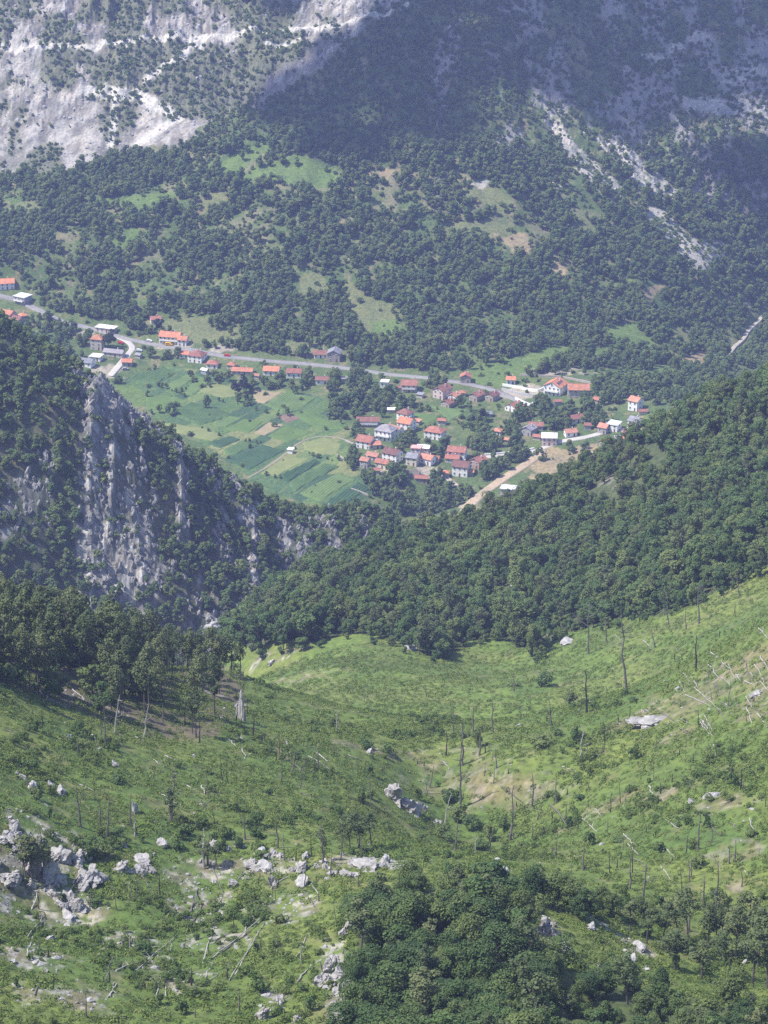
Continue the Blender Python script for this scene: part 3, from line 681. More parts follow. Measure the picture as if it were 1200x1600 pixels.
    if balcony:
        c = MB(); z = h * 0.5; c.box(-w * 0.42, w * 0.42, -1.3, -0.004, z - 0.16, z); c.box(-w * 0.42, w * 0.42, -1.303, -1.2, z, z + 0.9); c.box(-w * 0.42, -w * 0.42 + 0.1, -1.198, -0.004, z, z + 0.9); c.box(w * 0.42 - 0.1, w * 0.42, -1.198, -0.004, z, z + 0.9); c.build('balcony', 'wall_white', r)
    if extra == 'solar':
        c = MB(); 
        for k in range(3):
            yy = d * (0.25 + 0.2 * k); xx = w * 0.27; zz = h + (w / 2 - xx) * pit + 0.34
            c.add([(xx - 0.9, yy - 0.8, zz + 0.47), (xx + 0.9, yy - 0.8, zz - 0.47), (xx + 0.9, yy + 0.8, zz - 0.47), (xx - 0.9, yy + 0.8, zz + 0.47), (xx - 0.9, yy - 0.8, zz + 0.37), (xx + 0.9, yy - 0.8, zz - 0.57), (xx + 0.9, yy + 0.8, zz - 0.57), (xx - 0.9, yy + 0.8, zz + 0.37)],
                  [(0, 1, 2, 3), (7, 6, 5, 4), (0, 4, 5, 1), (1, 5, 6, 2), (2, 6, 7, 3), (3, 7, 4, 0)])
        c.build('roof_window', 'glass', rf)  # row of dark solar panels lying on one roof slope
    return r

HOUSES = [
 (8,453,12.5,8,4.5,10,'gx','orange','white','white house with bright orange roof at the left edge, above the road'),
 (30,476,9,8,5.2,-32,'flat','white','grey','unfinished grey house with pale flat roof, at the left beside the road',dict(balcony=True)),
 (6,498,10,7,3.2,-28,'gx','orange','beige','low house with orange roof half hidden at the far left below the road'),
 (22,505,8,6,2.8,-30,'gx','brown','beige','low brown-roofed house adjoining the orange roof at the far left'),
 (38,500,4.6,4.4,3,25,'hip','orange','cream','tiny hut with orange hipped roof below the road at the left'),
 (163,520,13,6,3,-22,'flat','white','rose','long low building with pale flat roof just above the road fork'),
 (150,547,7.6,7.4,7.2,-15,'hip','orange','beige','tall three-storey house with orange roof beside a dark round tree'),
 (176,558,13,5.5,3,-17,'gx','grey','beige','long shed with grey roof below the tall three-storey house'),
 (131,573,9.8,6.5,3,-22,'gx','grey','white','white house with slate grey roof at the left end of the village'),
 (148,564,7,6,2.6,-18,'flat','white','white','flat white-roofed outbuilding behind the slate grey roof',dict(chim=False)),
 (198,573,6.2,5.2,3.1,-6,'gx','orange','grey','small house with orange roof at the lower end of the gravel lane'),
 (244,506,6.5,5,3.2,14,'gx','red','cream','small red-roofed house above the road, set back in the trees'),
 (264,538,13.5,8.5,5,-14,'gx','orange','cream','big house with wide bright orange roof on the main road',dict(balcony=True)),
 (284,541,5.8,6.2,4.2,-14,'gx','orange','white','small orange-roofed annex at the right end of the big orange house'),
 (304,567,9.5,9,4.6,-22,'hip','brown','white','white house with pyramid shaped brown-red roof below the road'),
 (287,560,6,4.6,2.9,-12,'gx','orange','white','low orange-roofed annex left of the pyramid roofed house'),
 (331,576,7,6,3,-10,'hip','red','white','small house with reddish hipped roof among trees beside the road'),
 (360,577,5,5,2.8,-20,'hip','orange','beige','small square house with orange roof at the end of the long orange roof'),
 (378,586,13,5.4,2.6,-8,'gx','orange','beige','long low house with orange roof behind the garden trees'),
 (423,587,9.6,7,3.2,-9,'gx','orange','white','white house with plain orange gable roof facing the fields'),
 (459,591,9.2,6.6,3.6,-8,'gx','brown','white','white house with dark red-brown roof facing the fields'),
 (501,560,8.6,6,2.7,-2,'gx','red','white','low red-roofed house above the road beside the stone house'),
 (521,566,8,8.5,5.6,-8,'gy','grey','stone','tall old stone house with steep grey roof above the road'),
 (503,601,8,5,3.1,-6,'gx','red','white','small red-roofed house below the road, behind dark trees'),
 (600,606,4.6,4.4,3.6,-12,'flat','white','white','tiny white cube house with flat roof below the road'),
 (639,613,9.4,8,4.6,-5,'gx','red','beige','house with large red roof and open balcony near the road',dict(balcony=True)),
 (684,623,7.4,10,5.4,-35,'gy','red','rose','tall house with red gable roof turned to the camera below the road'),
 (706,627,5.6,6,3.2,-34,'gy','coral','white','small white-fronted house with coral roof in the upper village'),
 (695,637,6.4,6.6,3,-40,'gy','brown','stone','brown-roofed stone shed below the small coral roof'),
 (722,620,4,3.6,2.6,-10,'hip','orange','beige','tiny orange-roofed hut next to the coral-roofed house',dict(win=False)),
 (727,599,6.4,6.2,4,-6,'gy','red','stone','chapel-like stone house with steep red gable above the road'),
 (739,627,6,8,3.6,-38,'gy','red','stone','stone cottage with red roof, the left one of a pair below the road'),
 (764,627,6,7,3.6,-38,'gy','brown','stone','stone cottage with brown roof, the right one of a pair below the road'),
 (575,667,13.4,6,3.6,-2,'gx','red','grey','long terraced house with red roof and dark front at the left of the cluster',dict(balcony=True)),
 (628,657,8,7.6,4.4,-35,'hip','red','white','house with red hipped roof tucked behind the bright orange roof'),
 (630,675,8.4,8.4,5.6,-30,'gx','orange','white','white two-storey house with bright orange roof in the middle of the cluster'),
 (613,680,9,5,4,-38,'gx','coral','white','narrow coral-roofed house behind the big grey roof'),
 (598,689,11,9.6,6.2,-27,'hip','grey','white','large two-storey house with low grey hipped roof',dict(balcony=True)),
 (567,701,9.4,9,4.4,-25,'gx','red','white','white house with broad red roof at the left edge of the cluster'),
 (586,702,7,5,2.8,12,'gx','coral','beige','small coral-roofed outbuilding beside the broad red roof'),
 (608,722,9.6,7.6,5.2,-32,'gx','brown','white','white house with dark red-brown roof in the lower cluster'),
 (580,719,7.2,5,2.7,-30,'gx','coral','beige','low coral-roofed house behind the small tower house'),
 (568,732,4.8,4.8,4.8,-26,'gx','coral','grey','small square tower-like house with coral roof at the lower left of the cluster'),
 (597,733,9.6,5.4,3.6,-28,'gx','red','cream','cream house with red roof at the bottom of the left cluster'),
 (676,687,11,8,4.8,-24,'hip','red','white','white house with broad hipped red roof between the two clusters'),
 (649,714,5.6,5,5.2,-12,'flat','pink','rose','house with flat pink roof in the middle of the lower cluster'),
 (660,713,7.4,4.6,5,-12,'mono','white','rose','narrow house with sloping white sheet roof in the lower cluster'),
 (642,728,6.4,7,5,-20,'gx','grey','cream','cream house with grey roof in the lower cluster'),
 (664,726,7.6,6.4,3.6,-32,'gx','coral','white','white house with coral roof below the white sheet roof'),
 (658,755,7.2,4.2,3,-10,'gx','red','stone','low stone barn with red roof at the bottom of the village'),
 (712,719,10.4,7.6,5.2,-14,'gx','red','white','white two-storey house with red roof, upper one on the right of the cluster'),
 (706,724,8,5,3,-14,'gx','red','beige','low red-roofed house squeezed between two white two-storey houses'),
 (718,745,9.2,8,6.2,-19,'gx','brown','white','tall white house with dark red roof at the lower right of the cluster'),
 (741,732,7,8,4.4,-40,'gy','red','brick','unfinished brick house with red roof at the right end of the cluster'),
 (696,747,3.6,3.6,3.2,-8,'hip','orange','grey','tiny kiosk with orange roof beside the tall white house',dict(win=False)),
 (798,601,5.4,5,3.2,-6,'gx','orange','white','small white house with orange roof on the walled terrace'),
 (862,619,11,11,6.2,-28,'gy','orange','white','large white house with orange gable roof and dark solar panels',dict(extra='solar',balcony=True)),
 (904,621,12.8,9,4.8,-2,'gx','orange','beige','large house with plain rectangular orange roof at the upper right'),
 (797,643,8.4,8.4,2.8,-42,'gy','red','white','low white house with red gable roof below the terrace'),
 (837,673,8.4,5,3.2,-10,'gx','red','beige','low red-roofed house behind the dark grey gable'),
 (822,681,6.4,7,4,-35,'gy','grey','grey','dark grey gabled house among the trees of the right village'),
 (858,697,8.6,7,5,-4,'mono','white','rose','pinkish house with white sheet roof at the road junction'),
 (893,683,6.8,5,3,12,'gx','coral','white','small coral-roofed house above the gravel road'),
 (776,681,4.4,4.4,3,-20,'hip','coral','white','tiny coral-roofed hut in the orchard between the clusters'),
 (904,661,9,5.6,3,20,'gx','brown','white','low house with brown-red roof half hidden by trees at the right'),
 (988,642,6.4,7,6.2,-38,'gx','coral','white','tall narrow white house with coral roof standing alone on the right'),
 (987,670,6,7,4.8,-38,'gx','grey','white','white house with grey roof standing alone below the tall narrow house'),
 (956,675,6.6,6,4.6,-30,'mono','white','white','white box-like house with sloping pale roof on the gravel road'),
 (940,678,5.6,6,4,-32,'gx','coral','grey','grey house with coral roof next to the box-like white house'),
 (988,685,11,5,3,-6,'gx','red','beige','long low house with red roof at the edge of the near forest'),
 (942,698,5.6,6,3,-35,'gy','red','stone','stone cottage with red roof beside the polytunnel'),
 (977,692,3.4,3.4,2.6,-10,'hip','orange','white','tiny orange-roofed shed right of the polytunnel',dict(win=False)),
 (793,774,8.2,6,3.6,-12,'flat','white','rose','house with pale flat roof beside the dirt road'),
 (453,709,3,2.6,2.6,-20,'mono','white','white','tiny white field hut beside the path through the fields',dict(win=False)),
]
SHEDS = [(215,560,'beside the main road lane bend'),(318,585,'behind the pyramid roofed house'),(400,592,'right of the long orange roof'),(538,598,'below the road among the trees'),(655,622,'below the large red roof'),(612,646,'above the bright orange roof'),(650,664,'right of the white two-storey house'),(588,742,'at the foot of the left cluster'),(680,722,'between the lower cluster and the white houses'),(735,744,'right of the tall white house'),(762,652,'in the orchard below the stone cottages'),(788,692,'above the parapet wall'),(838,688,'left of the pinkish house'),(872,634,'below the large orange gable'),(930,630,'right of the rectangular orange roof'),(918,672,'above the gravel road bend'),(1005,648,'right of the tall narrow house'),(966,690,'above the polytunnel'),(690,664,'behind the broad hipped roof'),(625,612,'left of the large red roof')]
_rs = random.Random(4)
for px_, py_, wh_ in SHEDS: HOUSES.append((px_, py_, _rs.uniform(3.2, 5.2), _rs.uniform(2.8, 3.8), _rs.uniform(2.1, 2.8), _rs.uniform(-40, 15), _rs.choice(['gx', 'mono', 'gx']), _rs.choice(['grey', 'brown', 'coral', 'red', 'white']), _rs.choice(['stone', 'grey', 'beige']), 'small garden shed ' + wh_, dict(win=False, chim=False, cat='shed', name='shed')))
for hd in HOUSES: house(*hd[:10], **(hd[10] if len(hd) > 10 else {}))

# ruined stone house, polytunnel, walls, cars, poles
p = hit(643, 746, 1450); r = empty('ruined_house', p, math.radians(-15)); tag(r, 'roofless ruined stone house at the bottom of the village', 'ruin')
for k, (a, b_) in enumerate((((-4, 0), (4, 0)), ((4, 0.32), (4, 5)), ((4, 5.3), (-4, 5.3)), ((-4, 5), (-4, 0.32)))):
    w = MB(); n = 9
    for i in range(n):
        t0, t1 = i / n, (i + 1) / n; hgt = 2.2 + 1.6 * random.random(); x0, y0 = a[0] + (b_[0] - a[0]) * t0, a[1] + (b_[1] - a[1]) * t0; x1, y1 = a[0] + (b_[0] - a[0]) * t1, a[1] + (b_[1] - a[1]) * t1
        w.box(min(x0, x1) - (0.15 if x0 == x1 else 0), max(x0, x1) + (0.15 if x0 == x1 else 0), min(y0, y1) - (0.15 if y0 == y1 else 0), max(y0, y1) + (0.15 if y0 == y1 else 0), -2, hgt)
    w.build('wall', 'wall_stone', r)
HOUSE_XY.append((p[0], p[1] + 3, 6, p[0], p[1]))

m_, nt_, b_ = new_mat('polythene'); b_.inputs['Roughness'].default_value = 0.35
nt_.links.new(ramp(nt_, noise_node(nt_, 0.8, 3).outputs[0], [(0.3, (0.60, 0.64, 0.70)), (0.7, (0.74, 0.77, 0.82))]), b_.inputs['Base Color']); MAT['polythene'] = m_
g0, g1 = hit(925, 712, 1450), hit(960, 697, 1450); L = float(np.hypot(*(g1 - g0)[:2])); tr = empty('polytunnel', g0, math.atan2(g1[1] - g0[1], g1[0] - g0[0])); tag(tr, 'long pale polytunnel greenhouse at the edge of the near forest', 'greenhouse')
m = MB(); n = 10; seg = 12
vs = [(L * i / seg, 2.6 * math.cos(math.pi * k / n), 2.5 * math.sin(math.pi * k / n) - 0.4) for i in range(seg + 1) for k in range(n + 1)]
m.add(vs, [(i * (n + 1) + k, i * (n + 1) + k + 1, (i + 1) * (n + 1) + k + 1, (i + 1) * (n + 1) + k) for i in range(seg) for k in range(n)] + [tuple(range(n + 1)), tuple(seg * (n + 1) + k for k in range(n, -1, -1))])
m.build('cover', 'polythene', tr)
for i in range(0, seg + 1, 2):
    h_ = MB(); h_.tube([(L * i / seg, 2.66 * math.cos(math.pi * k / n), 2.56 * math.sin(math.pi * k / n) - 0.4) for k in range(n + 1)], [0.06] * (n + 1), 4); h_.build('hoop', 'frame_white', tr)
HOUSE_XY.append((*(0.5 * (g0 + g1))[:2], 10, g0[0], g0[1]))

def wall_along(name, pxs, h, t, mat, label, cat='wall'):
    L = smooth_line(world_line(pxs), 2.0); T = np.gradient(L, axis=0); T /= np.linalg.norm(T, axis=1, keepdims=True); N = np.c_[-T[:, 1], T[:, 0]] * t / 2
    g = ground(L[:, 0], L[:, 1]); m = MB(); n = len(L)
    vs = []
    for i in range(n):
        for s, z in ((-1, g[i] - 1.5), (-1, g[i] + h), (1, g[i] + h), (1, g[i] - 1.5)): vs.append((L[i, 0] + s * N[i, 0], L[i, 1] + s * N[i, 1], z))
    m.add(vs, [(4 * i + k, 4 * i + (k + 1) % 4, 4 * i + 4 + (k + 1) % 4, 4 * i + 4 + k) for i in range(n - 1) for k in range(4)] + [(3, 2, 1, 0), tuple(4 * (n - 1) + k for k in range(4))])
    return tag(m.build(name, mat), label, cat)
wall_along('parapet_wall', [(757,712),(790,709),(815,706),(834,702)], 1.1, 0.5, 'wall_white', 'white parapet along the outer edge of the village road')
wall_along('terrace_wall', [(785,603),(810,607),(840,612),(852,606)], 1.6, 0.5, 'wall_white', 'upper white retaining wall of the terrace below the small orange roof')
wall_along('terrace_wall', [(784,610),(815,618),(842,621)], 1.8, 0.5, 'concrete', 'middle grey retaining wall of the terrace')
wall_along('terrace_wall', [(805,624),(828,634),(836,628)], 1.5, 0.6, 'wall_white', 'lowest white retaining wall above the low white house')
wall_along('retaining_wall', [(812,587),(850,589),(880,591),(925,600)], 1.3, 0.6, 'wall_stone', 'stone retaining wall above the two large orange roofs')
wall_along('field_wall', [(540,690),(556,696)], 0.9, 0.7, 'wall_stone', 'short pale stone wall at the upper end of the field path')
wall_along('field_wall', [(527,712),(545,722)], 0.9, 0.7, 'wall_stone', 'short pale stone wall below the round hayfield')
wall_along('field_wall', [(548,765),(575,775)], 1.0, 0.7, 'wall_stone', 'stone wall at the lower right corner of the fields')
wall_along('yard_wall', [(283,545),(300,547),(310,550)], 1.0, 0.4, 'concrete', 'grey yard wall right of the big orange house')

for n_, c_ in (('red', (0.55, 0.035, 0.045)), ('white', (0.75, 0.75, 0.75)), ('yellow', (0.72, 0.42, 0.03)), ('grey', (0.33, 0.34, 0.36))):
    m_, nt_, b_ = new_mat('paint_' + n_); b_.inputs['Roughness'].default_value = 0.3
    nt_.links.new(ramp(nt_, noise_node(nt_, 3).outputs[0], [(0.3, tuple(v * 0.9 for v in c_)), (0.7, c_)]), b_.inputs['Base Color']); MAT['paint_' + n_] = m_
plain('tyre', (0.02, 0.02, 0.02))
def car(px, py, col, ang, label, l=4.1, w=1.75, h=1.45, cat='car', name='car'):
    p = hit(px, py, 1450); r = empty(name, (p[0], p[1], p[2] + 0.16), ang); tag(r, label, cat, 'vehicles in the village')
    b = MB(); pr = [(-l / 2, 0.3), (-l / 2, 0.8), (-l * 0.44, 0.92), (-l * 0.36, h), (l * 0.14, h), (l * 0.28, 0.95), (l * 0.47, 0.82), (l / 2, 0.6), (l / 2, 0.3)] if cat == 'car' else [(-l / 2, 0.3), (-l / 2, h), (l * 0.3, h), (l * 0.42, 1.1), (l / 2, 1.0), (l / 2, 0.3)]
    k = len(pr); b.add([(x, -w / 2, z) for x, z in pr] + [(x, w / 2, z) for x, z in pr], [tuple(range(k)), tuple(range(2 * k - 1, k - 1, -1))] + [(i, i + k, (i + 1) % k + k, (i + 1) % k) for i in range(k)])
    b.build('body', 'paint_' + col, r)
    for s in (-1, 1):
        g = MB(); y = s * (w / 2 + 0.004); q = [(-l * 0.36, 0.95), (-l * 0.31, h - 0.12), (l * 0.12, h - 0.12), (l * 0.22, 0.95)]
        g.add([(x, y, z) for x, z in q] + [(x, y - s * 0.03, z) for x, z in q], [(0, 1, 2, 3), (7, 6, 5, 4), (0, 4, 5, 1), (1, 5, 6, 2), (2, 6, 7, 3), (3, 7, 4, 0)]); g.build('window', 'glass', r)
        for xx in (-l * 0.3, l * 0.3):
            t = MB(); t.tube([(xx, s * (w / 2 - 0.1), 0.31), (xx, s * (w / 2 + 0.02), 0.31)], [0.31, 0.31], 10); t.build('wheel', 'tyre', r)
car(355, 557, 'red', math.radians(-12), 'red car driving on the main road')
car(264, 540, 'yellow', math.radians(-14), 'yellow van parked in front of the big orange-roofed house', 4.8, 1.9, 1.9, 'van', 'van')
car(233, 534, 'white', math.radians(-14), 'white car parked beside the main road left of the big orange house')
car(189, 537, 'red', math.radians(-30), 'red car parked in the bend of the gravel lane')
car(217, 549, 'white', math.radians(-10), 'white car parked on the grass right of the gravel lane')
car(196, 578, 'grey', math.radians(5), 'grey car parked below the small orange-roofed house')
car(841, 626, 'grey', math.radians(70), 'dark grey car parked on the terrace yard')
for i, (px, py, wh) in enumerate([(227,537,'by the white parked car'),(300,549,'above the pyramid roofed house'),(405,562,'above the plain orange gable roof'),(480,568,'below the low red-roofed house'),(560,577,'where the road enters the trees'),(700,594,'behind the tall red-gabled house'),(866,694,'at the road junction'),(921,704,'at the lower end of the polytunnel'),(815,566,'on the green slope above the terrace')]):
    p = hit(px, py, 1450); r = empty('utility_pole', p); tag(r, 'thin wooden utility pole ' + wh, 'pole', 'utility poles')
    b = MB(); b.tube([(0, 0, -0.5), (0, 0, 8.5)], [0.16, 0.11], 6); b.build('post', 'grey_wood', r); b = MB(); b.box(-0.8, 0.8, -0.06, 0.06, 7.7, 7.85); b.build('crossarm', 'grey_wood', r)

# ------------------------------------------------------------------ plants: prototypes
def crown_data(rs, n, rx, z0, z1, leaf, lobes, open_=0.0):
    """leaf-sized faces spread over the lobes of a crown"""
    zc, rz = (z0 + z1) / 2, (z1 - z0) / 2
    L = []; sk = rs.normal(size=2) * 0.16 * rx; ax = rs.uniform(0, math.pi); ex = rs.uniform(0.72, 1.0)
    for k in range(lobes):
        a = rs.uniform(0, 2 * math.pi); q = rs.uniform(0.1, 0.92); h = rs.uniform(-0.85, 0.85)
        w = math.sqrt(max(0.10, 1 - abs(h) ** 1.6)); cx, cy = q * w * rx * math.cos(a), q * w * rx * math.sin(a) * ex
        cx, cy = cx * math.cos(ax) - cy * math.sin(ax), cx * math.sin(ax) + cy * math.cos(ax)
        L.append((cx + sk[0] * (h + 1), cy + sk[1] * (h + 1), zc + h * rz * 0.78, rx * rs.uniform(0.18, 0.46)))
    L.append((sk[0] * 1.5, sk[1] * 1.5, z1 - rx * 0.36, rx * rs.uniform(0.22, 0.4))); L = np.array(L)
    pts = []; nrm = []
    while len(pts) < n:
        k = rs.integers(len(L)); d = rs.normal(size=3); d[2] += 0.35; d /= np.linalg.norm(d)
        r = L[k, 3] * rs.uniform(0.72, 1.08); p = L[k, :3] + d * r * np.array([1, 1, 0.9])
        dd = np.linalg.norm((L[:, :3] - p), axis=1) / L[:, 3]; dd[k] = 9
        if dd.min() < 0.72 or p[2] < z0 - 0.3: continue
        pts.append(p); nrm.append(d)
    P = np.array(pts); N = np.array(nrm) * 0.9 + rs.normal(size=(n, 3)) * 0.5; N[:, 2] += 0.40; N /= np.linalg.norm(N, axis=1, keepdims=True)
    T = np.cross(N, rs.normal(size=(n, 3))); T /= np.linalg.norm(T, axis=1, keepdims=True); Bt = np.cross(N, T)
    s = leaf * rs.uniform(0.55, 1.3, (n, 1)); e = rs.uniform(0.55, 1.0, (n, 1))
    V = np.stack([P - T * s, P - Bt * s * e, P + T * s + N * s * 0.35, P + Bt * s * e], 1).reshape(-1, 3)
    return V, np.arange(4 * n).reshape(-1, 4)

def limb_mb(rs, h, r0, ztop, rx, n=5, lean=0.06):
    m = MB(); top = Vector((rs.uniform(-1, 1) * lean * h, rs.uniform(-1, 1) * lean * h, ztop))
    m.tube([(0, 0, -0.8), (top.x * 0.2, top.y * 0.25, ztop * 0.35), (top.x * 0.7, top.y * 0.6, ztop * 0.7), top], [r0 * 1.25, r0 * 0.9, r0 * 0.6, r0 * 0.2], 6)
    for k in range(n):
        t = rs.uniform(0.4, 0.85); a = rs.uniform(0, 6.28); b = Vector((top.x * t, top.y * t, ztop * t)); e = b + Vector((math.cos(a), math.sin(a), 0.75)) * rx * rs.uniform(0.5, 0.8)
        m.tube([b, b.lerp(e, 0.5) + Vector((0, 0, 0.15)), e], [r0 * 0.4, r0 * 0.25, r0 * 0.08], 4)
    return m

PROTO = {}
def make_proto(kind, cnt, n, h, rx, z0, leaf, lobes, leafmat, r0, lean=0.06, limbs=5):
    out = []
    for i in range(cnt):
        rs = np.random.default_rng(1000 + 37 * i + sum(map(ord, kind)))
        V, Q = crown_data(rs, n, rx * rs.uniform(0.9, 1.1), z0, h, leaf, lobes + int(rs.integers(0, 4)))
        cm = np_mesh('crown', V, Q, leafmat)
        tmb = limb_mb(rs, h, r0, h * 0.86, rx, limbs, lean); tm = tmb.mesh('trunk', 'bark')
        both = MB(); both.v = [tuple(v) for v in V] + tmb.v; both.f = [tuple(q) for q in Q.tolist()] + [tuple(i_ + len(V) for i_ in f) for f in tmb.f]; both.m = [0] * len(Q) + [1] * len(tmb.f)
        out.append((cm, tm, both.mesh(kind, [leafmat, 'bark'])))
    PROTO[kind] = out
make_proto('broadleaf', 9, 1900, 10.0, 3.5, 1.2, 0.29, 16, 'leaf', 0.17)
make_proto('bushy', 8, 4600, 10.0, 4.2, 1.0, 0.20, 22, 'leaf_bushy', 0.19)
make_proto('tall', 7, 1500, 16.0, 3.4, 5.2, 0.27, 18, 'leaf_tall', 0.20, 0.05, 8)
make_proto('poor', 5, 900, 13.0, 2.4, 4.4, 0.22, 13, 'leaf_tall', 0.16, 0.08, 9)
make_proto('dark', 3, 1500, 12.0, 3.6, 0.8, 0.40, 14, 'leaf_dark', 0.2)
make_proto('distant', 7, 620, 9.0, 3.5, 0.6, 0.50, 12, 'leaf_hill', 0.16, 0.05, 3)
make_proto('shrub', 5, 620, 2.4, 1.7, 0.0, 0.17, 9, 'leaf', 0.05, 0.1, 4)
make_proto('bramble', 5, 420, 2.4, 1.9, 0.0, 0.19, 10, 'leaf_bramble', 0.04, 0.1, 3)
make_proto('scrub', 4, 150, 2.6, 1.9, 0.0, 0.44, 7, 'leaf_hill', 0.05, 0.1, 2)
def herb_proto(cnt, n, r, h, leaf, mat, kind):
    out = []
    for i in range(cnt):
        rs = np.random.default_rng(5000 + i); a = rs.uniform(0, 6.28, n); q = np.sqrt(rs.uniform(0, 1, n)) * r; z = h * rs.uniform(0.15, 1.0, n) * (1 - 0.6 * (q / r) ** 2)
        P = np.c_[q * np.cos(a), q * np.sin(a), z]; N = np.c_[np.cos(a) * 0.7, np.sin(a) * 0.7, np.full(n, 0.9)] + rs.normal(size=(n, 3)) * 0.45; N /= np.linalg.norm(N, axis=1, keepdims=True)
        T = np.cross(N, rs.normal(size=(n, 3))); T /= np.linalg.norm(T, axis=1, keepdims=True); Bt = np.cross(N, T); s = leaf * rs.uniform(0.6, 1.3, (n, 1))
        V = np.stack([P - T * s, P - Bt * s * 0.7, P + T * s, P + Bt * s * 0.7], 1).reshape(-1, 3); out.append((None, None, np_mesh(kind, V, np.arange(4 * n).reshape(-1, 4), mat)))
    PROTO[kind] = out
herb_proto(6, 36, 0.75, 0.6, 0.155, 'herb', 'herb')

def rock_mesh(seed, mat, flat=0.8, sub=3, tall=1.0, rough=0.6, crack=1.0):
    bm = bmesh.new(); bmesh.ops.create_icosphere(bm, subdivisions=sub, radius=1.0); rs = np.random.default_rng(seed)
    v = np.array([p.co[:] for p in bm.verts])
    for k in range(9):                                             # broken planes
        d = rs.normal(size=3); d /= np.linalg.norm(d); c = rs.uniform(0.45, 0.85); t = v @ d; v = v - np.maximum(t - c, 0)[:, None] * d * 0.9
    q = v * 1.7 + seed
    n = fbm(q[:, 0] + q[:, 2], q[:, 1] - q[:, 2], seed, 4) - 0.5 + 0.7 * (ridged(q[:, 0] * 1.6 * crack, q[:, 2] * 0.7 + q[:, 1], seed + 5, 3) - 0.6)
    v = v * (1 + rough * n)[:, None] * np.array([1, rs.uniform(0.75, 1.0), flat * tall])
    for p, c in zip(bm.verts, v): p.co = c
    me = bpy.data.meshes.new('rock'); bm.to_mesh(me); bm.free(); me.materials.append(MAT[mat]); me.update(); return me
ROCK = [rock_mesh(300 + i, 'limestone', 0.8, 4, 1.0, 0.9, 1.5) for i in range(6)]
ROCKW = [rock_mesh(340 + i, 'limestone_white', 0.85, 3, 1.0, 0.85, 1.5) for i in range(5)]
STONES = [rock_mesh(360 + i, 'limestone_white', 0.8, 1) for i in range(5)]
CRAG = [rock_mesh(380 + i, 'crag_stone', 1.0, 3, 1.7, 0.7, 1.4) for i in range(6)]
PROTO['crag'] = [(None, None, m) for m in CRAG]; PROTO['stone'] = [(None, None, m) for m in STONES]

def scatter(name, kind, P, rot, scl, label, cat, vid=None):
    """a mass nobody could count: one object of points, each carrying one plant or stone"""
    P = np.asarray(P, np.float32)
    pc = bpy.data.collections.new('kinds_' + name)
    for i, pr in enumerate(PROTO[kind]): pc.objects.link(bpy.data.objects.new('%s_kind_%02d' % (kind, i), pr[2]))
    me = bpy.data.meshes.new(name); me.vertices.add(len(P)); me.vertices.foreach_set('co', P.ravel())
    at = me.attributes.new('turn', 'FLOAT_VECTOR', 'POINT'); at.data.foreach_set('vector', np.asarray(rot, np.float32).ravel())
    at = me.attributes.new('grow', 'FLOAT_VECTOR', 'POINT'); at.data.foreach_set('vector', np.asarray(scl, np.float32).ravel())
    at = me.attributes.new('which', 'INT', 'POINT'); at.data.foreach_set('value', (RNG.integers(0, len(PROTO[kind]), len(P)) if vid is None else vid).astype(np.int32))
    o = link(name, me); tag(o, label, cat, kind='stuff')
    g = bpy.data.node_groups.new('scatter_' + name, 'GeometryNodeTree'); g.interface.new_socket('Geometry', in_out='INPUT', socket_type='NodeSocketGeometry'); g.interface.new_socket('Geometry', in_out='OUTPUT', socket_type='NodeSocketGeometry')
    gi = g.nodes.new('NodeGroupInput'); go = g.nodes.new('NodeGroupOutput'); ip = g.nodes.new('GeometryNodeInstanceOnPoints'); ci = g.nodes.new('GeometryNodeCollectionInfo')
    ci.inputs[0].default_value = pc; ci.inputs[1].default_value = True; ci.inputs[2].default_value = True
    def attr(nm, ty):
        n = g.nodes.new('GeometryNodeInputNamedAttribute'); n.data_type = ty; n.inputs[0].default_value = nm; return n.outputs[0]
    er = g.nodes.new('FunctionNodeEulerToRotation'); g.links.new(attr('turn', 'FLOAT_VECTOR'), er.inputs[0])
    g.links.new(gi.outputs[0], ip.inputs['Points']); g.links.new(ci.outputs[0], ip.inputs['Instance']); ip.inputs['Pick Instance'].default_value = True
    g.links.new(attr('which', 'INT'), ip.inputs['Instance Index']); g.links.new(er.outputs[0], ip.inputs['Rotation']); g.links.new(attr('grow', 'FLOAT_VECTOR'), ip.inputs['Scale']); g.links.new(ip.outputs[0], go.inputs[0])
    md = o.modifiers.new('scatter', 'NODES'); md.node_group = g
    return o

# ------------------------------------------------------------------ where trees stand
def lattice(y0, y1, step, smax=1.25, seed=1):
    rs = np.random.default_rng(seed); X = []; Y_ = []
    for y in np.arange(y0, y1, step):
        w = half_width(y) * smax; x = np.arange(-w, w, step); X.append(x); Y_.append(np.full(len(x), y))
    X = np.concatenate(X); Y_ = np.concatenate(Y_); return X + rs.uniform(-0.55, 0.55, len(X)) * step, Y_ + rs.uniform(-0.55, 0.55, len(X)) * step

def road_clear(x, y, margin=1.5):
    ok = np.ones(len(x), bool)
    for L, w, m in RW.values(): ok &= line_dist(L[::2], x, y) > w / 2 + margin
    return ok
def house_clear(x, y, margin=1.0):
    ok = np.ones(len(x), bool)
    for cx, cy, r, fx, fy in HOUSE_XY:
        ok &= np.hypot(x - cx, y - cy) > r + margin
        dx, dy = fx, fy; n = math.hypot(fx, fy)                     # keep the garden in front of each house open
        t = (x * fx + y * fy) / n; s = np.abs(-x * fy + y * fx) / n
        ok &= ~((t < n) & (t > n - 15) & (s < r * 0.6))
    return ok

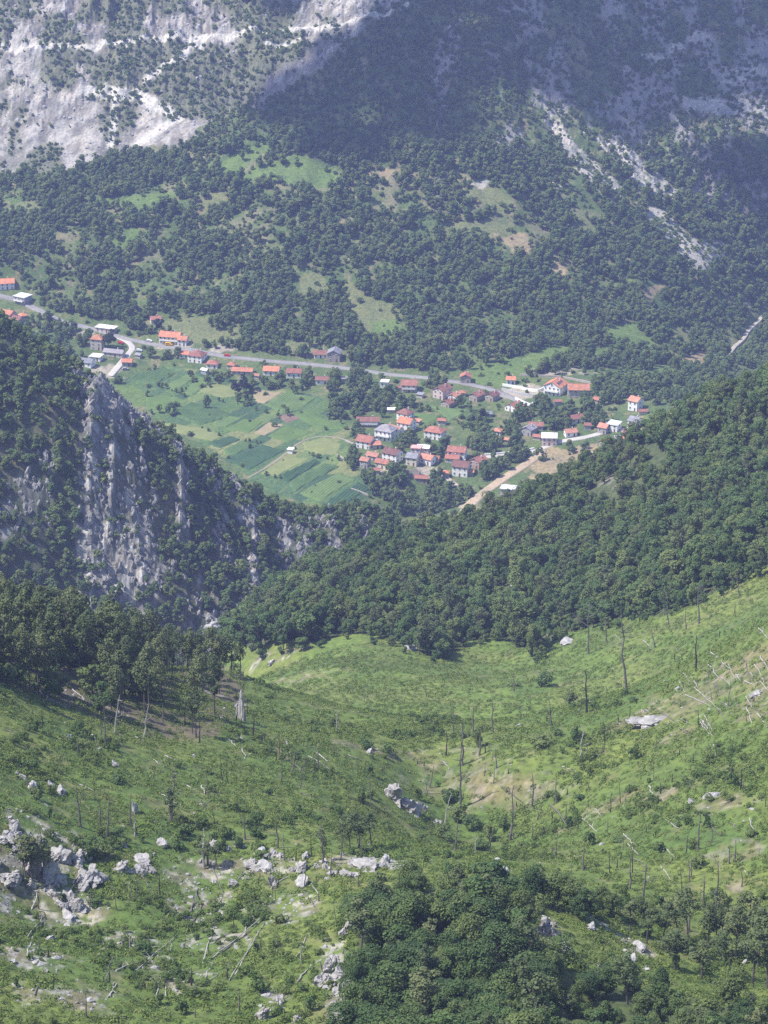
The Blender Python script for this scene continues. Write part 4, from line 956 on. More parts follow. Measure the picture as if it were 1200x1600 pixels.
T = dict(x=[], y=[], h=[], r=[], kind=[], zone=[])
def plant(x, y, h, r, kind, zone):
    T['x'] += list(x); T['y'] += list(y); T['h'] += list(h); T['r'] += list(r); T['kind'] += [kind] * len(x); T['zone'] += [zone] * len(x)
R_ = np.random.default_rng(77)
def near_px(x, y): return project(x, y, ground(x, y))

# right forest
x, y = lattice(690, 1190, 4.2, 1.25, 2); u = unit_at(x, y); px, py = near_px(x, y)
m = (u == 2) & (py < np.interp(px, EDGE_R[:, 0], EDGE_R[:, 1])) & ((y > 760) | (px > 1000)) & ~((px < 420) & (y < 800))
m &= (fbm(x / 14, y / 14, 120, 3) > 0.29) & (ground(x, y) > 20)
x, y = x[m], y[m]; s = R_.uniform(0.42, 1.12, len(x)) * (0.7 + 0.6 * fbm(x / 30, y / 30, 121, 2)); tl = R_.uniform(size=len(x)) < 0.10; plant(x[~tl], y[~tl], 9.4 * s[~tl] * R_.uniform(0.85, 1.25, (~tl).sum()), 3.5 * s[~tl] * R_.uniform(0.8, 1.2, (~tl).sum()), 'broadleaf', 'right'); plant(x[tl], y[tl], 12.5 * s[tl], 3.0 * s[tl], 'tall', 'right')
x, y = lattice(700, 920, 3.4, 1.2, 22); px, py = near_px(x, y); e = py - np.interp(px, EDGE_R[:, 0], EDGE_R[:, 1])
m = (unit_at(x, y) == 2) & (e > -26) & (e < 10) & (px > 380) & (R_.uniform(size=len(x)) < np.where(e < -6, 0.5, 0.2)); x, y = x[m], y[m]; s = R_.uniform(0.22, 0.6, len(x)); plant(x, y, 9 * s, 3.9 * s, 'broadleaf', 'right')
# left stand
x, y = lattice(490, 690, 4.0, 1.3, 3); px, py = near_px(x, y); m = inside(LEFT_STAND, px, py) & (unit_at(x, y) == 2)
low = R_.uniform(size=len(x)); dens = np.interp(px, [0, 150, 240, 300, 390], [0.60, 0.52, 0.36, 0.26, 0.2]) * np.where(py > np.interp(px, [0, 380], [1040, 1090]), 0.6, 1.0); m &= low < dens
x, y, px = x[m], y[m], px[m]; s = R_.uniform(0.7, 1.1, len(x)) * np.where(px > 250, 0.85, 1.0)
thin = R_.uniform(size=len(x)) < np.where(px > 230, 0.5, 0.18)
plant(x[~thin], y[~thin], 15.5 * s[~thin], 2.9 * s[~thin], 'tall', 'left'); plant(x[thin], y[thin], 14.5 * s[thin], 2.4 * s[thin], 'poor', 'left')
x, y = lattice(490, 690, 5.5, 1.3, 13); px, py = near_px(x, y); m = inside(LEFT_STAND, px, py) & (px < 240) & (R_.uniform(size=len(x)) < 0.6)
x, y = x[m], y[m]; s = R_.uniform(0.5, 0.8, len(x)); plant(x, y, 9 * s, 3.6 * s, 'broadleaf', 'left')
# clump in front
x, y = lattice(330, 445, 4.3, 1.3, 4); px, py = near_px(x, y); m = inside(CLUMP, px, py) & ~inside(BARE, px, py) & ((px < 850) | (R_.uniform(size=len(px)) < 0.92)) & (fbm(x / 9, y / 9, 160, 3) > np.where(px < 850, 0.2, 0.36))
x, y, px = x[m], y[m], px[m]; s = R_.uniform(0.42, 1.12, len(x)) * np.where(px > 850, 0.72, 0.95); mx_ = R_.uniform(size=len(x)); a_ = mx_ < 0.72; b_ = (mx_ >= 0.72) & (mx_ < 0.86); c_ = mx_ >= 0.86; plant(x[a_], y[a_], 8.4 * s[a_] * R_.uniform(0.85, 1.2, a_.sum()), 4.0 * s[a_], 'bushy', 'front'); plant(x[b_], y[b_], 11.5 * s[b_], 2.7 * s[b_], 'poor', 'front'); plant(x[c_], y[c_], 8.5 * s[c_], 3.4 * s[c_], 'broadleaf', 'front')
for px, py, h, r in [(835,1412,7.5,3.4),(880,1425,7.0,3.3),(915,1440,6.5,3.0),(795,1405,6,2.4),(960,1435,5,2.2),(1010,1440,4.6,2.0),(940,1425,5,2.2)]:
    p = hit(px, py); plant([p[0]], [p[1]], [h], [r], 'bushy', 'knoll')
for px, py, h, r in [(1035,1480,9,2.4),(1060,1470,8,2.0),(1075,1465,10,2.2),(1105,1490,10,2.2),(1120,1485,9,2),(1150,1500,11,2.6),(1165,1490,12,2.6),(1185,1510,12,2.8),(1195,1490,11,2.4),(1175,1540,11,2.6),(1200,1545,11,2.8),(1140,1530,9,2.2),(1010,1475,7,2),(985,1455,6,1.8),(1055,1515,8,2.4),(1095,1530,8,2.4),(1215,1520,12,2.8),(1230,1500,12,2.8),(1130,1462,8,1.8)]:
    p = hit(px, py); plant([p[0]], [p[1]], [h], [r], 'poor', 'corner')
for px, py, h, r in [(548,1330,7,1.8),(562,1326,7.5,2),(580,1322,7,1.9),(507,1345,6.5,0.9),(535,1325,5,1.4),(268,1288,7.5,1.6),(50,1375,9,2.6),(40,1370,8,2.4),(75,1368,8,2.2),(318,1352,5,1.8),(338,1350,4.5,1.4)]:
    p = hit(px, py); plant([p[0]], [p[1]], [h], [r], 'poor' if r < 2.3 else 'tall', 'slope')
# crag
x, y = lattice(1080, 1400, 4.0, 1.3, 5); u = unit_at(x, y); px, py = near_px(x, y); m = (u == 1)
fb = sstep(95, 140, px) * sstep(275, 225, px) * (py > 580) * 1.15 * sstep(980, 840, py) + sstep(225, 300, px) * sstep(660, 480, px) * 0.74 + 0.3 * sstep(110, 20, px) * sstep(640, 700, py)
m &= (rock_rib(x, y) * 0.55 + 0.42 * fb + 0.6 * (fbm(x / 9, y / 14, 123, 3) - 0.5)) < 0.60 + R_.uniform(-0.06, 0.06, len(x))
x, y = x[m], y[m]; s = R_.uniform(0.40, 0.78, len(x)); plant(x, y, 9.0 * s, 3.7 * s, 'distant', 'crag')
x, y = lattice(1150, 1480, 5.0, 1.2, 6); m = (unit_at(x, y) == 0) & (y < 1500); x, y = x[m], y[m]; s = R_.uniform(0.6, 0.9, len(x)); plant(x, y, 9 * s, 3.6 * s, 'distant', 'gorge')
# far hillside
x, y = lattice(1680, 2330, 4.4, 1.2, 7); px, py = near_px(x, y); u = unit_at(x, y); m = u == 0
n1 = fbm(x / 26, y / 26, 130, 4); rock = np.zeros(len(x), bool)
for poly in ROCKS_A: rock |= inside(poly, px, py)
clear = np.zeros(len(x), bool)
for poly, k in CLEARINGS: clear |= inside(poly, px, py)
scree = np.zeros(len(x), bool)
for poly in SCREE: scree |= inside(poly, px, py)
for P, c, h in FW: clear |= inside(P, x, y)
roadline = np.interp(px, [-100, 0, 90, 330, 560, 770, 900, 1200], [462, 466, 492, 548, 574, 592, 590, 600])
dens = np.where(py < roadline - 4, sstep(0.28, 0.46, n1) * 0.92, 0.0)
dens = np.where((py < 260) & (px > 420), 0.95, dens); dens = np.where((py < 250) & (px > 820), 0.42 * sstep(0.40, 0.55, n1) + 0.30, dens); dens = np.where((px > 940) & (py > 190) & (py < 420), np.maximum(dens, 0.8), dens)
dens = np.where(rock, 0.16 * sstep(0.46, 0.58, fbm(x / 24, y / 34, 99, 5)) + 0.02, dens); dens = np.where(clear, 0.03, dens); dens = np.where(scree, 0.05, dens)
m &= R_.uniform(size=len(x)) < dens; m &= road_clear(x, y, 3) & house_clear(x, y, 3.5)
x, y, py, rock, px = x[m], y[m], py[m], rock[m], px[m]
s = R_.uniform(0.5, 1.0, len(x)) ** 1.2 * np.where(py < 230, 0.62, 1.0) * np.where(rock, 0.5, 1.0) * np.where((py < 260) & (px > 820), 0.75, 1)
plant(x, y, 9.6 * s * R_.uniform(0.8, 1.25, len(x)), 4.1 * s, 'distant', 'hill')
# scrub in the gaps of the hillside and on the rocks
x, y = lattice(1520, 2330, 3.6, 1.2, 8); px, py = near_px(x, y); m = (unit_at(x, y) == 0) & road_clear(x, y, 2) & house_clear(x, y, 3)
clear = np.zeros(len(x), bool); rk = np.zeros(len(x), bool)
for poly, k in CLEARINGS: clear |= inside(poly, px, py)
for poly in ROCKS_A + SCREE: rk |= inside(poly, px, py)
for P, c, h in FW: clear |= inside(P, x, y)
dens = np.where(clear, 0.03, 0.80 * sstep(0.32, 0.54, fbm(x / 11, y / 11, 140, 3))); dens = np.where(rk, 0.04 + 0.9 * sstep(0.42, 0.56, fbm(x / 24, y / 34, 99, 5)), dens)
below = py > np.interp(px, [-100, 0, 90, 330, 560, 770, 900, 1200], [455, 460, 488, 540, 568, 585, 570, 570]); dens = np.where(below & ~clear, np.where(px > 540, 0.40, np.where(py > 585, 0.0, 0.2)) * sstep(0.42, 0.6, fbm(x / 8, y / 8, 141, 3)), dens)
m &= R_.uniform(size=len(x)) < dens; SCRUB_X, SCRUB_Y = x[m], y[m]
x, y = lattice(1080, 1330, 3.0, 1.2, 29); m = (unit_at(x, y) == 1) & (R_.uniform(size=len(x)) < 0.42 * sstep(0.42, 0.58, fbm(x / 8, y / 10, 142, 3))); SCRUB_X = np.r_[SCRUB_X, x[m]]; SCRUB_Y = np.r_[SCRUB_Y, y[m]]
# village trees and field hedges
def ring(px, py, rx, ry, n, s0=0.42, s1=0.95, kind='distant'):
    n = int(n * 1.35) + 1
    c = hit(px, py, 1450); k = mpp(c)
    a = R_.uniform(0, 6.28, n); q = np.sqrt(R_.uniform(0, 1, n)); x = c[0] + rx * k * q * np.cos(a); y = c[1] + ry * k * 2.7 * q * np.sin(a)
    m = road_clear(x, y, 1.6) & house_clear(x, y, 0.6)
    for P, cc, h in FW: m &= ~inside(P, x, y)
    s = R_.uniform(s0, s1, n)[m]; plant(x[m], y[m], 9.5 * s, 3.7 * s, kind, 'village')
for a in [(350,600,28,11,14),(392,596,15,8,7),(440,603,30,9,15),(386,622,16,15,12),(330,592,14,8,6),(300,592,14,8,6),(272,560,12,6,4),(520,602,25,12,18),(562,604,18,18,14),(545,640,32,20,28),(522,662,20,12,10),(600,628,38,18,26),(645,638,20,8,7),
          (556,722,14,18,9),(642,694,10,10,6),(684,706,18,10,9),(600,762,38,16,26),(650,778,58,22,60),(700,772,38,18,32),(765,738,42,14,30),(742,696,18,8,8),(782,684,38,16,28),(832,644,38,17,34),(872,648,26,14,20),(892,668,18,8,9),(925,640,22,13,16),(926,668,18,10,12),
          (960,612,42,22,46),(1010,602,30,18,24),(1045,628,28,10,10),(805,722,46,10,26),(140,602,30,9,12),(62,522,48,18,32),(112,532,28,16,18),(215,560,20,4,3),(660,604,45,7,10),(720,636,30,10,8),(745,664,25,8,8),(770,700,35,9,14),(690,684,12,6,5),(20,512,30,12,14),(900,700,26,10,8),
          (590,700,12,6,4),(625,700,8,8,4),(560,680,10,10,5),(625,740,16,8,6),(690,760,20,8,8),(810,690,22,9,10),(860,665,14,8,6),(1060,600,40,20,26),(1110,610,40,24,30),(100,560,28,16,14),(720,620,20,6,4),(480,600,14,10,7),(610,650,16,10,7)]: ring(*a)
for L in [[(228,606),(250,604),(290,620)],[(310,668),(350,684),(400,692)],[(398,640),(440,653)],[(452,698),(475,706),(522,722)],[(228,646),(262,652)],[(252,602),(280,616)],[(440,648),(470,645)],[(498,716),(530,720)],[(404,744),(440,748)],[(340,628),(400,636)],[(280,615),(318,590)],[(355,718),(408,693)],[(650,650),(700,635),(735,628)],[(660,670),(720,655)]]:
    W = smooth_line(world_line(L), 4.0); k = R_.uniform(size=len(W)) < 0.62; W = W[k] + R_.normal(size=(k.sum(), 2)) * 0.8; s = R_.uniform(0.16, 0.42, len(W)); m = house_clear(W[:, 0], W[:, 1], 0)
    plant(W[m, 0], W[m, 1], 9 * s[m], 3.8 * s[m], 'distant', 'hedge')
for px, py, h, r, k in [(169,543,13,5.2,'dark'),(250,520,10,4,'dark'),(385,615,13,3.4,'dark'),(372,617,10,3,'dark'),(755,660,10,2.8,'dark'),(634,692,8,3.2,'dark')]:
    p = hit(px, py, 1450); plant([p[0]], [p[1]], [h], [r], k, 'village')

X = np.array(T['x']); Y = np.array(T['y']); H = np.array(T['h']); RR = np.array(T['r']); Z = ground(X, Y); KIND = np.array(T['kind']); ZONE = np.array(T['zone'])
PHt = {'broadleaf': (10.0, 3.5), 'bushy': (10.0, 4.2), 'tall': (16.0, 3.4), 'poor': (13.0, 2.4), 'dark': (12.0, 3.6), 'distant': (9.0, 3.5)}
# what each tree shows: nearest first onto a coarse picture
buf = np.zeros((400, 300), bool); depth = np.hypot(np.hypot(X, Y), CAM_H - Z); order = np.argsort(depth); shown = np.zeros(len(X))
gxs, gys = np.meshgrid(np.arange(2, 1200, 4), np.arange(2, 1600, 4)); _, dyv, _ = ray(gxs, gys)
cp, cq = project(X, Y, Z + H * 0.62); kpx = FPX / depth
for i in order:
    a, b = cp[i] / 4, cq[i] / 4; rx, ry = RR[i] * kpx[i] / 4 * 0.9, H[i] * 0.40 * kpx[i] / 4
    if a < -rx or a > 300 + rx or b < -ry or b > 400 + ry: continue
    x0, x1, y0, y1 = int(max(0, a - rx)), int(min(300, a + rx + 1)), int(max(0, b - ry)), int(min(400, b + ry + 1))
    if x1 <= x0 or y1 <= y0: continue
    yy, xx = np.mgrid[y0:y1, x0:x1]; e = ((xx + .5 - a) / rx) ** 2 + ((yy + .5 - b) / ry) ** 2 <= 1
    s = buf[y0:y1, x0:x1]; shown[i] = (e & ~s).sum(); s |= e
for i in np.where(shown > 0)[0]:                                   # behind a ridge: not in view
    t = np.linspace(0.25, 0.985, 70); 
    if (ground(X[i] * t, Y[i] * t) > CAM_H + (Z[i] + H[i] * 0.7 - CAM_H) * t).any(): shown[i] = 0
single = np.argsort(-shown)[:300]; single = single[shown[single] > 3]; is_single = np.zeros(len(X), bool); is_single[single] = True

TREE_LABEL = {'front': ('bushy green broadleaf tree in the dense clump at the bottom of the picture', 'trees of the dense clump in front'),
              'right': ('broadleaf tree of the forest on the right ridge above the clearing', 'trees of the right ridge forest'),
              'left': ('tall slender tree of the dark stand on the left slope', 'trees of the dark stand on the left slope'),
              'knoll': ('round dark green tree on the stony knoll below the clearing', 'trees on the stony knoll'),
              'corner': ('thin half-bare tree standing in the lower right corner', 'thin trees in the lower right corner'),
              'slope': ('small thin tree standing on the ledge of the left meadow slope', 'small trees on the left ledge'),
              'crag': ('small tree clinging to the rocky crag on the left', 'trees on the rocky crag'), 'village': ('garden tree among the houses of the village', 'village trees'),
              'hill': ('broadleaf tree on the wooded hillside behind the village', 'trees of the far hillside'), 'gorge': ('tree in the gorge below the village', 'gorge trees'), 'hedge': ('hedge bush between the fields', 'hedge bushes')}
NAME = {'bushy': 'bushy_tree', 'broadleaf': 'broadleaf_tree', 'tall': 'slender_tree', 'poor': 'thin_tree', 'dark': 'dark_tree', 'distant': 'broadleaf_tree'}
_bx, _by = project(X, Y, Z)
WHO = {'front': 'tree of the foreground clump', 'right': 'tree of the right-hand ridge forest', 'left': 'tree of the dark left stand', 'knoll': 'round dark tree on the stony knoll', 'corner': 'thin half-bare tree in the lower right corner',
       'slope': 'small thin tree on the left meadow ledge', 'crag': 'small tree on the left crag', 'village': 'garden tree of the village', 'hill': 'tree on the hillside behind the village', 'gorge': 'tree in the gorge', 'hedge': 'hedge bush between the fields'}
_E = None
GRP = {k: v[1] for k, v in TREE_LABEL.items()}
ROWH = {'front': 50, 'right': 40, 'left': 26}
LOOK = {'bushy': 'bushy ', 'broadleaf': 'leafy ', 'tall': 'slender ', 'poor': 'thin half-bare ', 'dark': 'dark ', 'distant': ''}
lab_of = {}
for zn in set(ZONE[is_single]):
    ids = [i for i in np.where(is_single)[0] if ZONE[i] == zn]; rh = ROWH.get(zn, 1e9); rows = {}
    for i in ids:
        ref = np.interp(_bx[i], EDGE_R[:, 0], EDGE_R[:, 1]) if zn == 'right' else 1640 if zn == 'front' else 1150 if zn == 'left' else 1700
        rows.setdefault(max(0, int((ref - _by[i]) // rh)), []).append(i)
    for q, rk_ in enumerate(sorted(rows)):
        for j_, i in enumerate(sorted(rows[rk_], key=lambda a: _bx[a])):
            look = LOOK[KIND[i]] if zn in ('left', 'right', 'front') else ''
            lab_of[i] = '%s%s, %s%s from the left' % (look, WHO[zn], (('row %s from below, ' % ['one', 'two', 'three', 'four', 'five', 'six', 'seven', 'eight', 'nine', 'ten', 'eleven', 'twelve'][min(q, 11)]) if len(rows) > 1 else ''), ORD[j_] if j_ < len(ORD) else 'number %d' % (j_ + 1))
for i in np.where(is_single)[0]:
    k = KIND[i]; pr = PROTO[k][int(R_.integers(len(PROTO[k])))]
    r = empty(NAME[k], (X[i], Y[i], Z[i] - 0.15), R_.uniform(0, 6.28)); sx = RR[i] / PHt[k][1]; r.scale = (sx * R_.uniform(0.85, 1.15), sx * R_.uniform(0.85, 1.15), H[i] / PHt[k][0]); tag(r, lab_of[i], 'tree', GRP[ZONE[i]])
    link('crown', pr[0], r); link('trunk', pr[1], r)
rest = ~is_single
def forest(name, kind, mask, label, cat='trees'):
    n = mask.sum()
    if not n: return
    sx = RR[mask] / PHt[kind][1]
    scatter(name, kind, np.c_[X[mask], Y[mask], Z[mask] - 0.2], np.c_[R_.normal(size=(n, 2)) * 0.09, R_.uniform(0, 6.28, n)], np.c_[sx * R_.uniform(0.82, 1.18, n), sx * R_.uniform(0.82, 1.18, n), H[mask] / PHt[kind][0]], label, cat)
forest('ridge_forest', 'broadleaf', rest & (KIND == 'broadleaf'), 'dense green broadleaf forest covering the right ridge', 'forest')
forest('clump_trees', 'bushy', rest & (KIND == 'bushy'), 'bushy trees hidden inside the foreground clump', 'trees')
forest('left_forest', 'tall', rest & (KIND == 'tall'), 'dark slender trees packed behind the left stand', 'forest')
forest('thin_wood', 'poor', rest & (KIND == 'poor'), 'thin half-bare trees behind the others', 'forest')
forest('dark_wood', 'dark', rest & (KIND == 'dark'), 'dark dense trees between the houses', 'trees')
far_hill = np.isin(ZONE, ['hill']); forest('hillside_forest', 'distant', rest & (KIND == 'distant') & far_hill, 'mixed woodland covering the hillside behind the village', 'forest')
forest('crag_wood', 'distant', rest & (KIND == 'distant') & np.isin(ZONE, ['crag', 'gorge']), 'scrubby trees covering the rocky crag on the left', 'forest')
forest('village_trees', 'distant', rest & (KIND == 'distant') & np.isin(ZONE, ['village', 'hedge']), 'garden trees and hedges between the houses and fields', 'trees')
n = len(SCRUB_X); s = R_.uniform(0.3, 1.0, n) ** 1.3 * 1.35; scatter('hillside_scrub', 'scrub', np.c_[SCRUB_X, SCRUB_Y, ground(SCRUB_X, SCRUB_Y) - 0.1], np.c_[np.zeros((n, 2)), R_.uniform(0, 6.28, n)], np.c_[s, s, s], 'low scrub on the far hillside and cliffs', 'scrub')
# low herbs of the clearing
x, y = lattice(345, 860, 1.0, 1.6, 15); px, py = near_px(x, y); m = (unit_at(x, y) == 2) & ((y < 640) | (py > np.interp(px, EDGE_R[:, 0], EDGE_R[:, 1]) - 6)) & (px > -330) & (px < 1530)
m &= ~inside(CLUMP, px, py) | inside(BARE, px, py)
dens = 0.30 + 0.62 * sstep(0.40, 0.58, fbm(x / 7, y / 7, 150, 4)); st = np.maximum(blobs(STONY, x, y, 0.8, 72), 0.75 * blobs(BROWN, x, y, 0.7, 71)); dens *= 1 - 0.85 * st; dens *= np.where(y > 640, 0.62, 1)
m &= R_.uniform(size=len(x)) < dens; x, y = x[m], y[m]; n = len(x); s = R_.uniform(0.45, 1.15, n) * (0.7 + 0.7 * fbm(x / 9, y / 9, 151, 3)); print('herbs', n)
scatter('meadow_herbs', 'herb', np.c_[x, y, ground(x, y) - 0.06], np.c_[np.zeros((n, 2)), R_.uniform(0, 6.28, n)], np.c_[s, s, s * R_.uniform(0.7, 1.4, n)], 'low green herbs and ferns covering the clearing', 'undergrowth')

# brambles and saplings in irregular thickets
x, y = lattice(350, 660, 1.7, 1.6, 18); px, py = near_px(x, y); m = (unit_at(x, y) == 2) & ~inside(LEFT_STAND, px, py) & (py > 1080)
g = fbm(x / 13, y / 13, 170, 4) + 0.10 * blobs([(230,1300,160,30),(700,1290,70,40),(1090,1500,160,50),(60,1230,90,50),(650,1240,40,40),(950,1430,80,25),(300,1200,120,30)], x, y, 0.6, 74)
m &= (R_.uniform(size=len(x)) < 0.6 * sstep(0.60, 0.70, g)); x, y = x[m], y[m]; n = len(x); s = R_.uniform(0.22, 0.75, n); print('brambles', n)
scatter('bramble_thickets', 'bramble', np.c_[x, y, ground(x, y) - 0.08], np.c_[R_.normal(size=(n, 2)) * 0.1, R_.uniform(0, 6.28, n)], np.c_[s, s * R_.uniform(0.7, 1.2, n), s * R_.uniform(0.6, 1.1, n)], 'low bramble thickets and saplings on the clearing', 'undergrowth')

# shrubs standing alone in the clearing
SH = [(848,1164,26,10,'in the bottom of the grassy bowl'),(902,1160,12,13,'beside the snag at the foot of the bowl'),(745,1168,10,16,'on the brown crest beside the burnt stumps'),(575,1170,14,9,'on the crest above the big rock'),(605,1178,12,9,'just right of the small crest rock'),(520,1135,10,8,'behind the pale snag at the crest'),(655,1250,10,12,'right below the big grey rock'),(700,1255,16,12,'in the gully right of the big rock'),(720,1285,18,14,'in the gully above the dense clump'),(690,1310,16,12,'just behind the dense clump')]
rs = np.random.default_rng(88)
ZN = [((20,200,1130,1300),'on the left meadow slope',10),((130,420,1285,1345),'along the rock ledge at the left',34),((300,600,1180,1300),'in the middle of the left meadow',7),((720,1180,1180,1420),'on the right clearing slope',8),((450,1000,1020,1150),'in the grassy bowl',5),((20,560,1400,1590),'on the stony slope at the lower left',14),((650,1000,1290,1400),'above the dense clump',14),((960,1200,1400,1560),'between the thin trees at the lower right',12)]
for (x0, x1, y0, y1), wh, cnt in ZN:
    for k in range(cnt): SH.append((rs.uniform(x0, x1), rs.uniform(y0, y1), rs.uniform(6, 17), rs.uniform(5, 14), wh))
by = {}
for s_ in SH: by.setdefault(s_[4], []).append(s_)
for wh, ls in by.items():
    ls.sort(key=lambda q: q[0])
    for j, (px, py, rx, ry, _) in enumerate(ls):
        p = hit(px, py); k = mpp(p); pr = PROTO['shrub'][int(rs.integers(5))]
        r = empty('shrub', (p[0], p[1], p[2] - 0.1), rs.uniform(0, 6.28)); r.scale = (rx * k / 1.7, rx * k / 1.7, 2 * ry * k / 2.4)
        tag(r, ('leafy green shrub ' + wh) if len(ls) == 1 else 'green shrub %s, %s from the left' % (wh, ORD[j]), 'shrub', 'shrubs in the clearing'); link('crown', pr[0], r); link('stem', pr[1], r)

# ------------------------------------------------------------------ dead trees, logs, rocks
SNAGS = [  # foot x, foot y, top y, lean, branches, wood, zone
 (980,1084,955,-14,6,'grey','bowl'),(1088,1048,990,-2,0,'charred','bowl'),(1092,974,912,-3,9,'grey','edge'),(920,1022,937,-2,8,'grey','edge'),(948,1005,958,-4,2,'grey','edge'),(917,1113,1046,-4,3,'charred','bowl'),(862,1138,1090,-5,0,'grey','bowl'),(906,1188,1130,5,2,'pale','bowl'),(1148,958,940,0,0,'charred','bowl'),(1187,964,947,0,0,'grey','bowl'),
 (1124,995,984,0,0,'charred','bowl'),(1034,1040,1026,0,0,'charred','bowl'),(1054,1031,1019,0,0,'charred','bowl'),(1067,1031,1021,-3,0,'charred','bowl'),(971,1073,1062,-1,0,'charred','bowl'),(995,1100,1088,0,0,'charred','bowl'),(950,1085,1072,-3,0,'charred','bowl'),(984,1128,1104,0,0,'charred','bowl'),(1043,976,928,-2,8,'grey','edge'),(1156,932,897,-6,9,'grey','edge'),(1072,984,948,-3,2,'grey','edge'),
 (1024,1012,980,-8,1,'grey','bowl'),(1015,1015,995,4,0,'pale','bowl'),(526,1146,1108,1,4,'pale','bowl'),(697,1181,1138,1,1,'charred','crest'),(708,1146,1108,1,1,'grey','bowl'),(723,1196,1118,0,3,'grey','crest'),(749,1180,1135,1,2,'grey','crest'),(770,1145,1090,-2,2,'grey','bowl'),(758,1176,1158,0,0,'charred','crest'),(776,1200,1170,-2,1,'grey','crest'),(803,1080,1050,-1,1,'grey','bowl'),(739,1150,1100,0,1,'grey','bowl'),
 (718,1262,1152,3,3,'grey','slope'),(797,1312,1222,3,2,'grey','slope'),(832,1260,1206,-1,1,'grey','slope'),(868,1256,1212,0,0,'grey','slope'),(883,1284,1250,2,0,'grey','slope'),(1091,1328,1262,0,2,'grey','slope'),(1139,1350,1318,0,0,'grey','slope'),(1148,1346,1310,1,0,'grey','slope'),(1158,1234,1198,0,0,'charred','slope'),(1032,1240,1220,0,0,'charred','slope'),(1012,1262,1243,0,0,'grey','slope'),(1050,1222,1208,0,0,'charred','slope'),(1083,1192,1176,0,0,'charred','slope'),(1196,1260,1248,0,0,'charred','slope'),(964,1358,1340,0,0,'charred','slope'),(910,1360,1310,2,1,'grey','slope'),(868,1340,1300,2,2,'grey','slope'),(985,1390,1325,0,3,'grey','slope'),(902,1300,1280,2,0,'charred','slope'),(862,1288,1272,1,0,'charred','slope'),(1050,1345,1335,0,0,'grey','slope'),(1080,1370,1340,0,1,'grey','slope'),(670,1230,1195,8,2,'grey','slope'),(690,1300,1235,14,3,'pale','slope'),(710,1330,1275,6,3,'grey','slope'),(742,1335,1300,2,3,'pale','slope'),(832,1310,1285,0,1,'grey','slope'),(668,1240,1205,-6,4,'pale','slope'),(765,1330,1300,2,1,'grey','slope'),
 (66,1138,1108,1,0,'charred','meadow'),(164,1168,1096,2,2,'grey','meadow'),(178,1146,1082,10,5,'pale','meadow'),(224,1152,1098,10,2,'pale','meadow'),(120,1175,1150,3,0,'grey','meadow'),(254,1128,1098,1,0,'grey','meadow'),(189,1160,1142,2,0,'grey','meadow'),(158,1148,1130,0,0,'grey','meadow'),(289,1130,1112,0,0,'charred','meadow'),(312,1160,1125,0,0,'charred','meadow'),(306,1152,1124,1,0,'charred','meadow'),(369,1125,1100,3,0,'charred','meadow'),(374,1138,1115,5,0,'charred','meadow'),(382,1148,1130,0,0,'charred','meadow'),(395,1150,1112,4,0,'charred','meadow'),(412,1160,1145,1,0,'grey','meadow'),(435,1186,1148,2,1,'brown','meadow'),(440,1220,1182,1,0,'grey','meadow'),(455,1208,1165,8,1,'grey','meadow'),(473,1206,1178,5,1,'grey','meadow'),(497,1202,1160,1,1,'grey','meadow'),(487,1146,1130,0,0,'charred','meadow'),(468,1232,1200,5,1,'grey','meadow'),(386,1115,1098,0,0,'charred','meadow'),
 (126,1292,1224,-4,3,'grey','ledge'),(157,1306,1244,0,1,'grey','ledge'),(168,1308,1246,5,0,'grey','ledge'),(203,1290,1238,3,1,'grey','ledge'),(211,1308,1272,0,2,'pale','ledge'),(266,1285,1195,10,5,'grey','ledge'),(38,1376,1306,-2,1,'grey','ledge'),(60,1376,1302,1,1,'grey','ledge'),(250,1402,1362,0,0,'charred','ledge'),(318,1356,1290,2,3,'pale','ledge'),(324,1352,1296,2,2,'grey','ledge'),(384,1312,1268,-4,1,'grey','ledge'),(434,1325,1272,-1,1,'grey','ledge'),(462,1345,1326,1,0,'charred','ledge'),(517,1370,1330,1,0,'grey','ledge'),(560,1385,1362,0,0,'grey','ledge'),(506,1350,1286,-4,5,'grey','ledge'),(60,1420,1390,4,0,'grey','ledge'),(192,1480,1452,-3,1,'pale','ledge'),(203,1482,1458,0,0,'pale','ledge'),(211,1480,1460,-2,0,'pale','ledge'),(412,1508,1500,0,0,'grey','ledge'),(470,1505,1474,0,2,'pale','ledge'),(300,1540,1510,0,1,'charred','ledge'),(135,1590,1545,0,2,'grey','ledge'),(355,1530,1505,0,0,'charred','ledge'),(374,1580,1540,0,3,'grey','ledge'),(305,1590,1570,0,1,'grey','ledge'),
 (1076,1455,1400,1,2,'grey','corner'),(840,1470,1440,0,0,'grey','corner'),(1005,1420,1345,1,5,'grey','corner'),(1100,1420,1365,-3,6,'grey','corner'),(1118,1440,1340,0,3,'grey','corner')]
rs = np.random.default_rng(99)
for k in range(46):
    px, py = rs.uniform(640, 1190), rs.uniform(1040, 1380)
    if py > 1130 or px > 700: SNAGS.append((px, py, py - rs.uniform(6, 15), rs.uniform(-2, 2), 0, 'charred' if rs.uniform() < 0.6 else 'grey', 'stump'))
for k in range(48):
    px, py = rs.uniform(560, 1195), rs.uniform(1060, 1400); SNAGS.append((px, py, py - rs.uniform(18, 48), rs.uniform(-5, 5), int(rs.integers(0, 4)), 'charred' if rs.uniform() < 0.4 else 'grey', 'thin'))
for k in range(30):
    px, py = rs.uniform(20, 560), rs.uniform(1170, 1580); SNAGS.append((px, py, py - rs.uniform(18, 50), rs.uniform(-7, 7), int(rs.integers(0, 4)), 'charred' if rs.uniform() < 0.3 else 'grey', 'leftthin'))
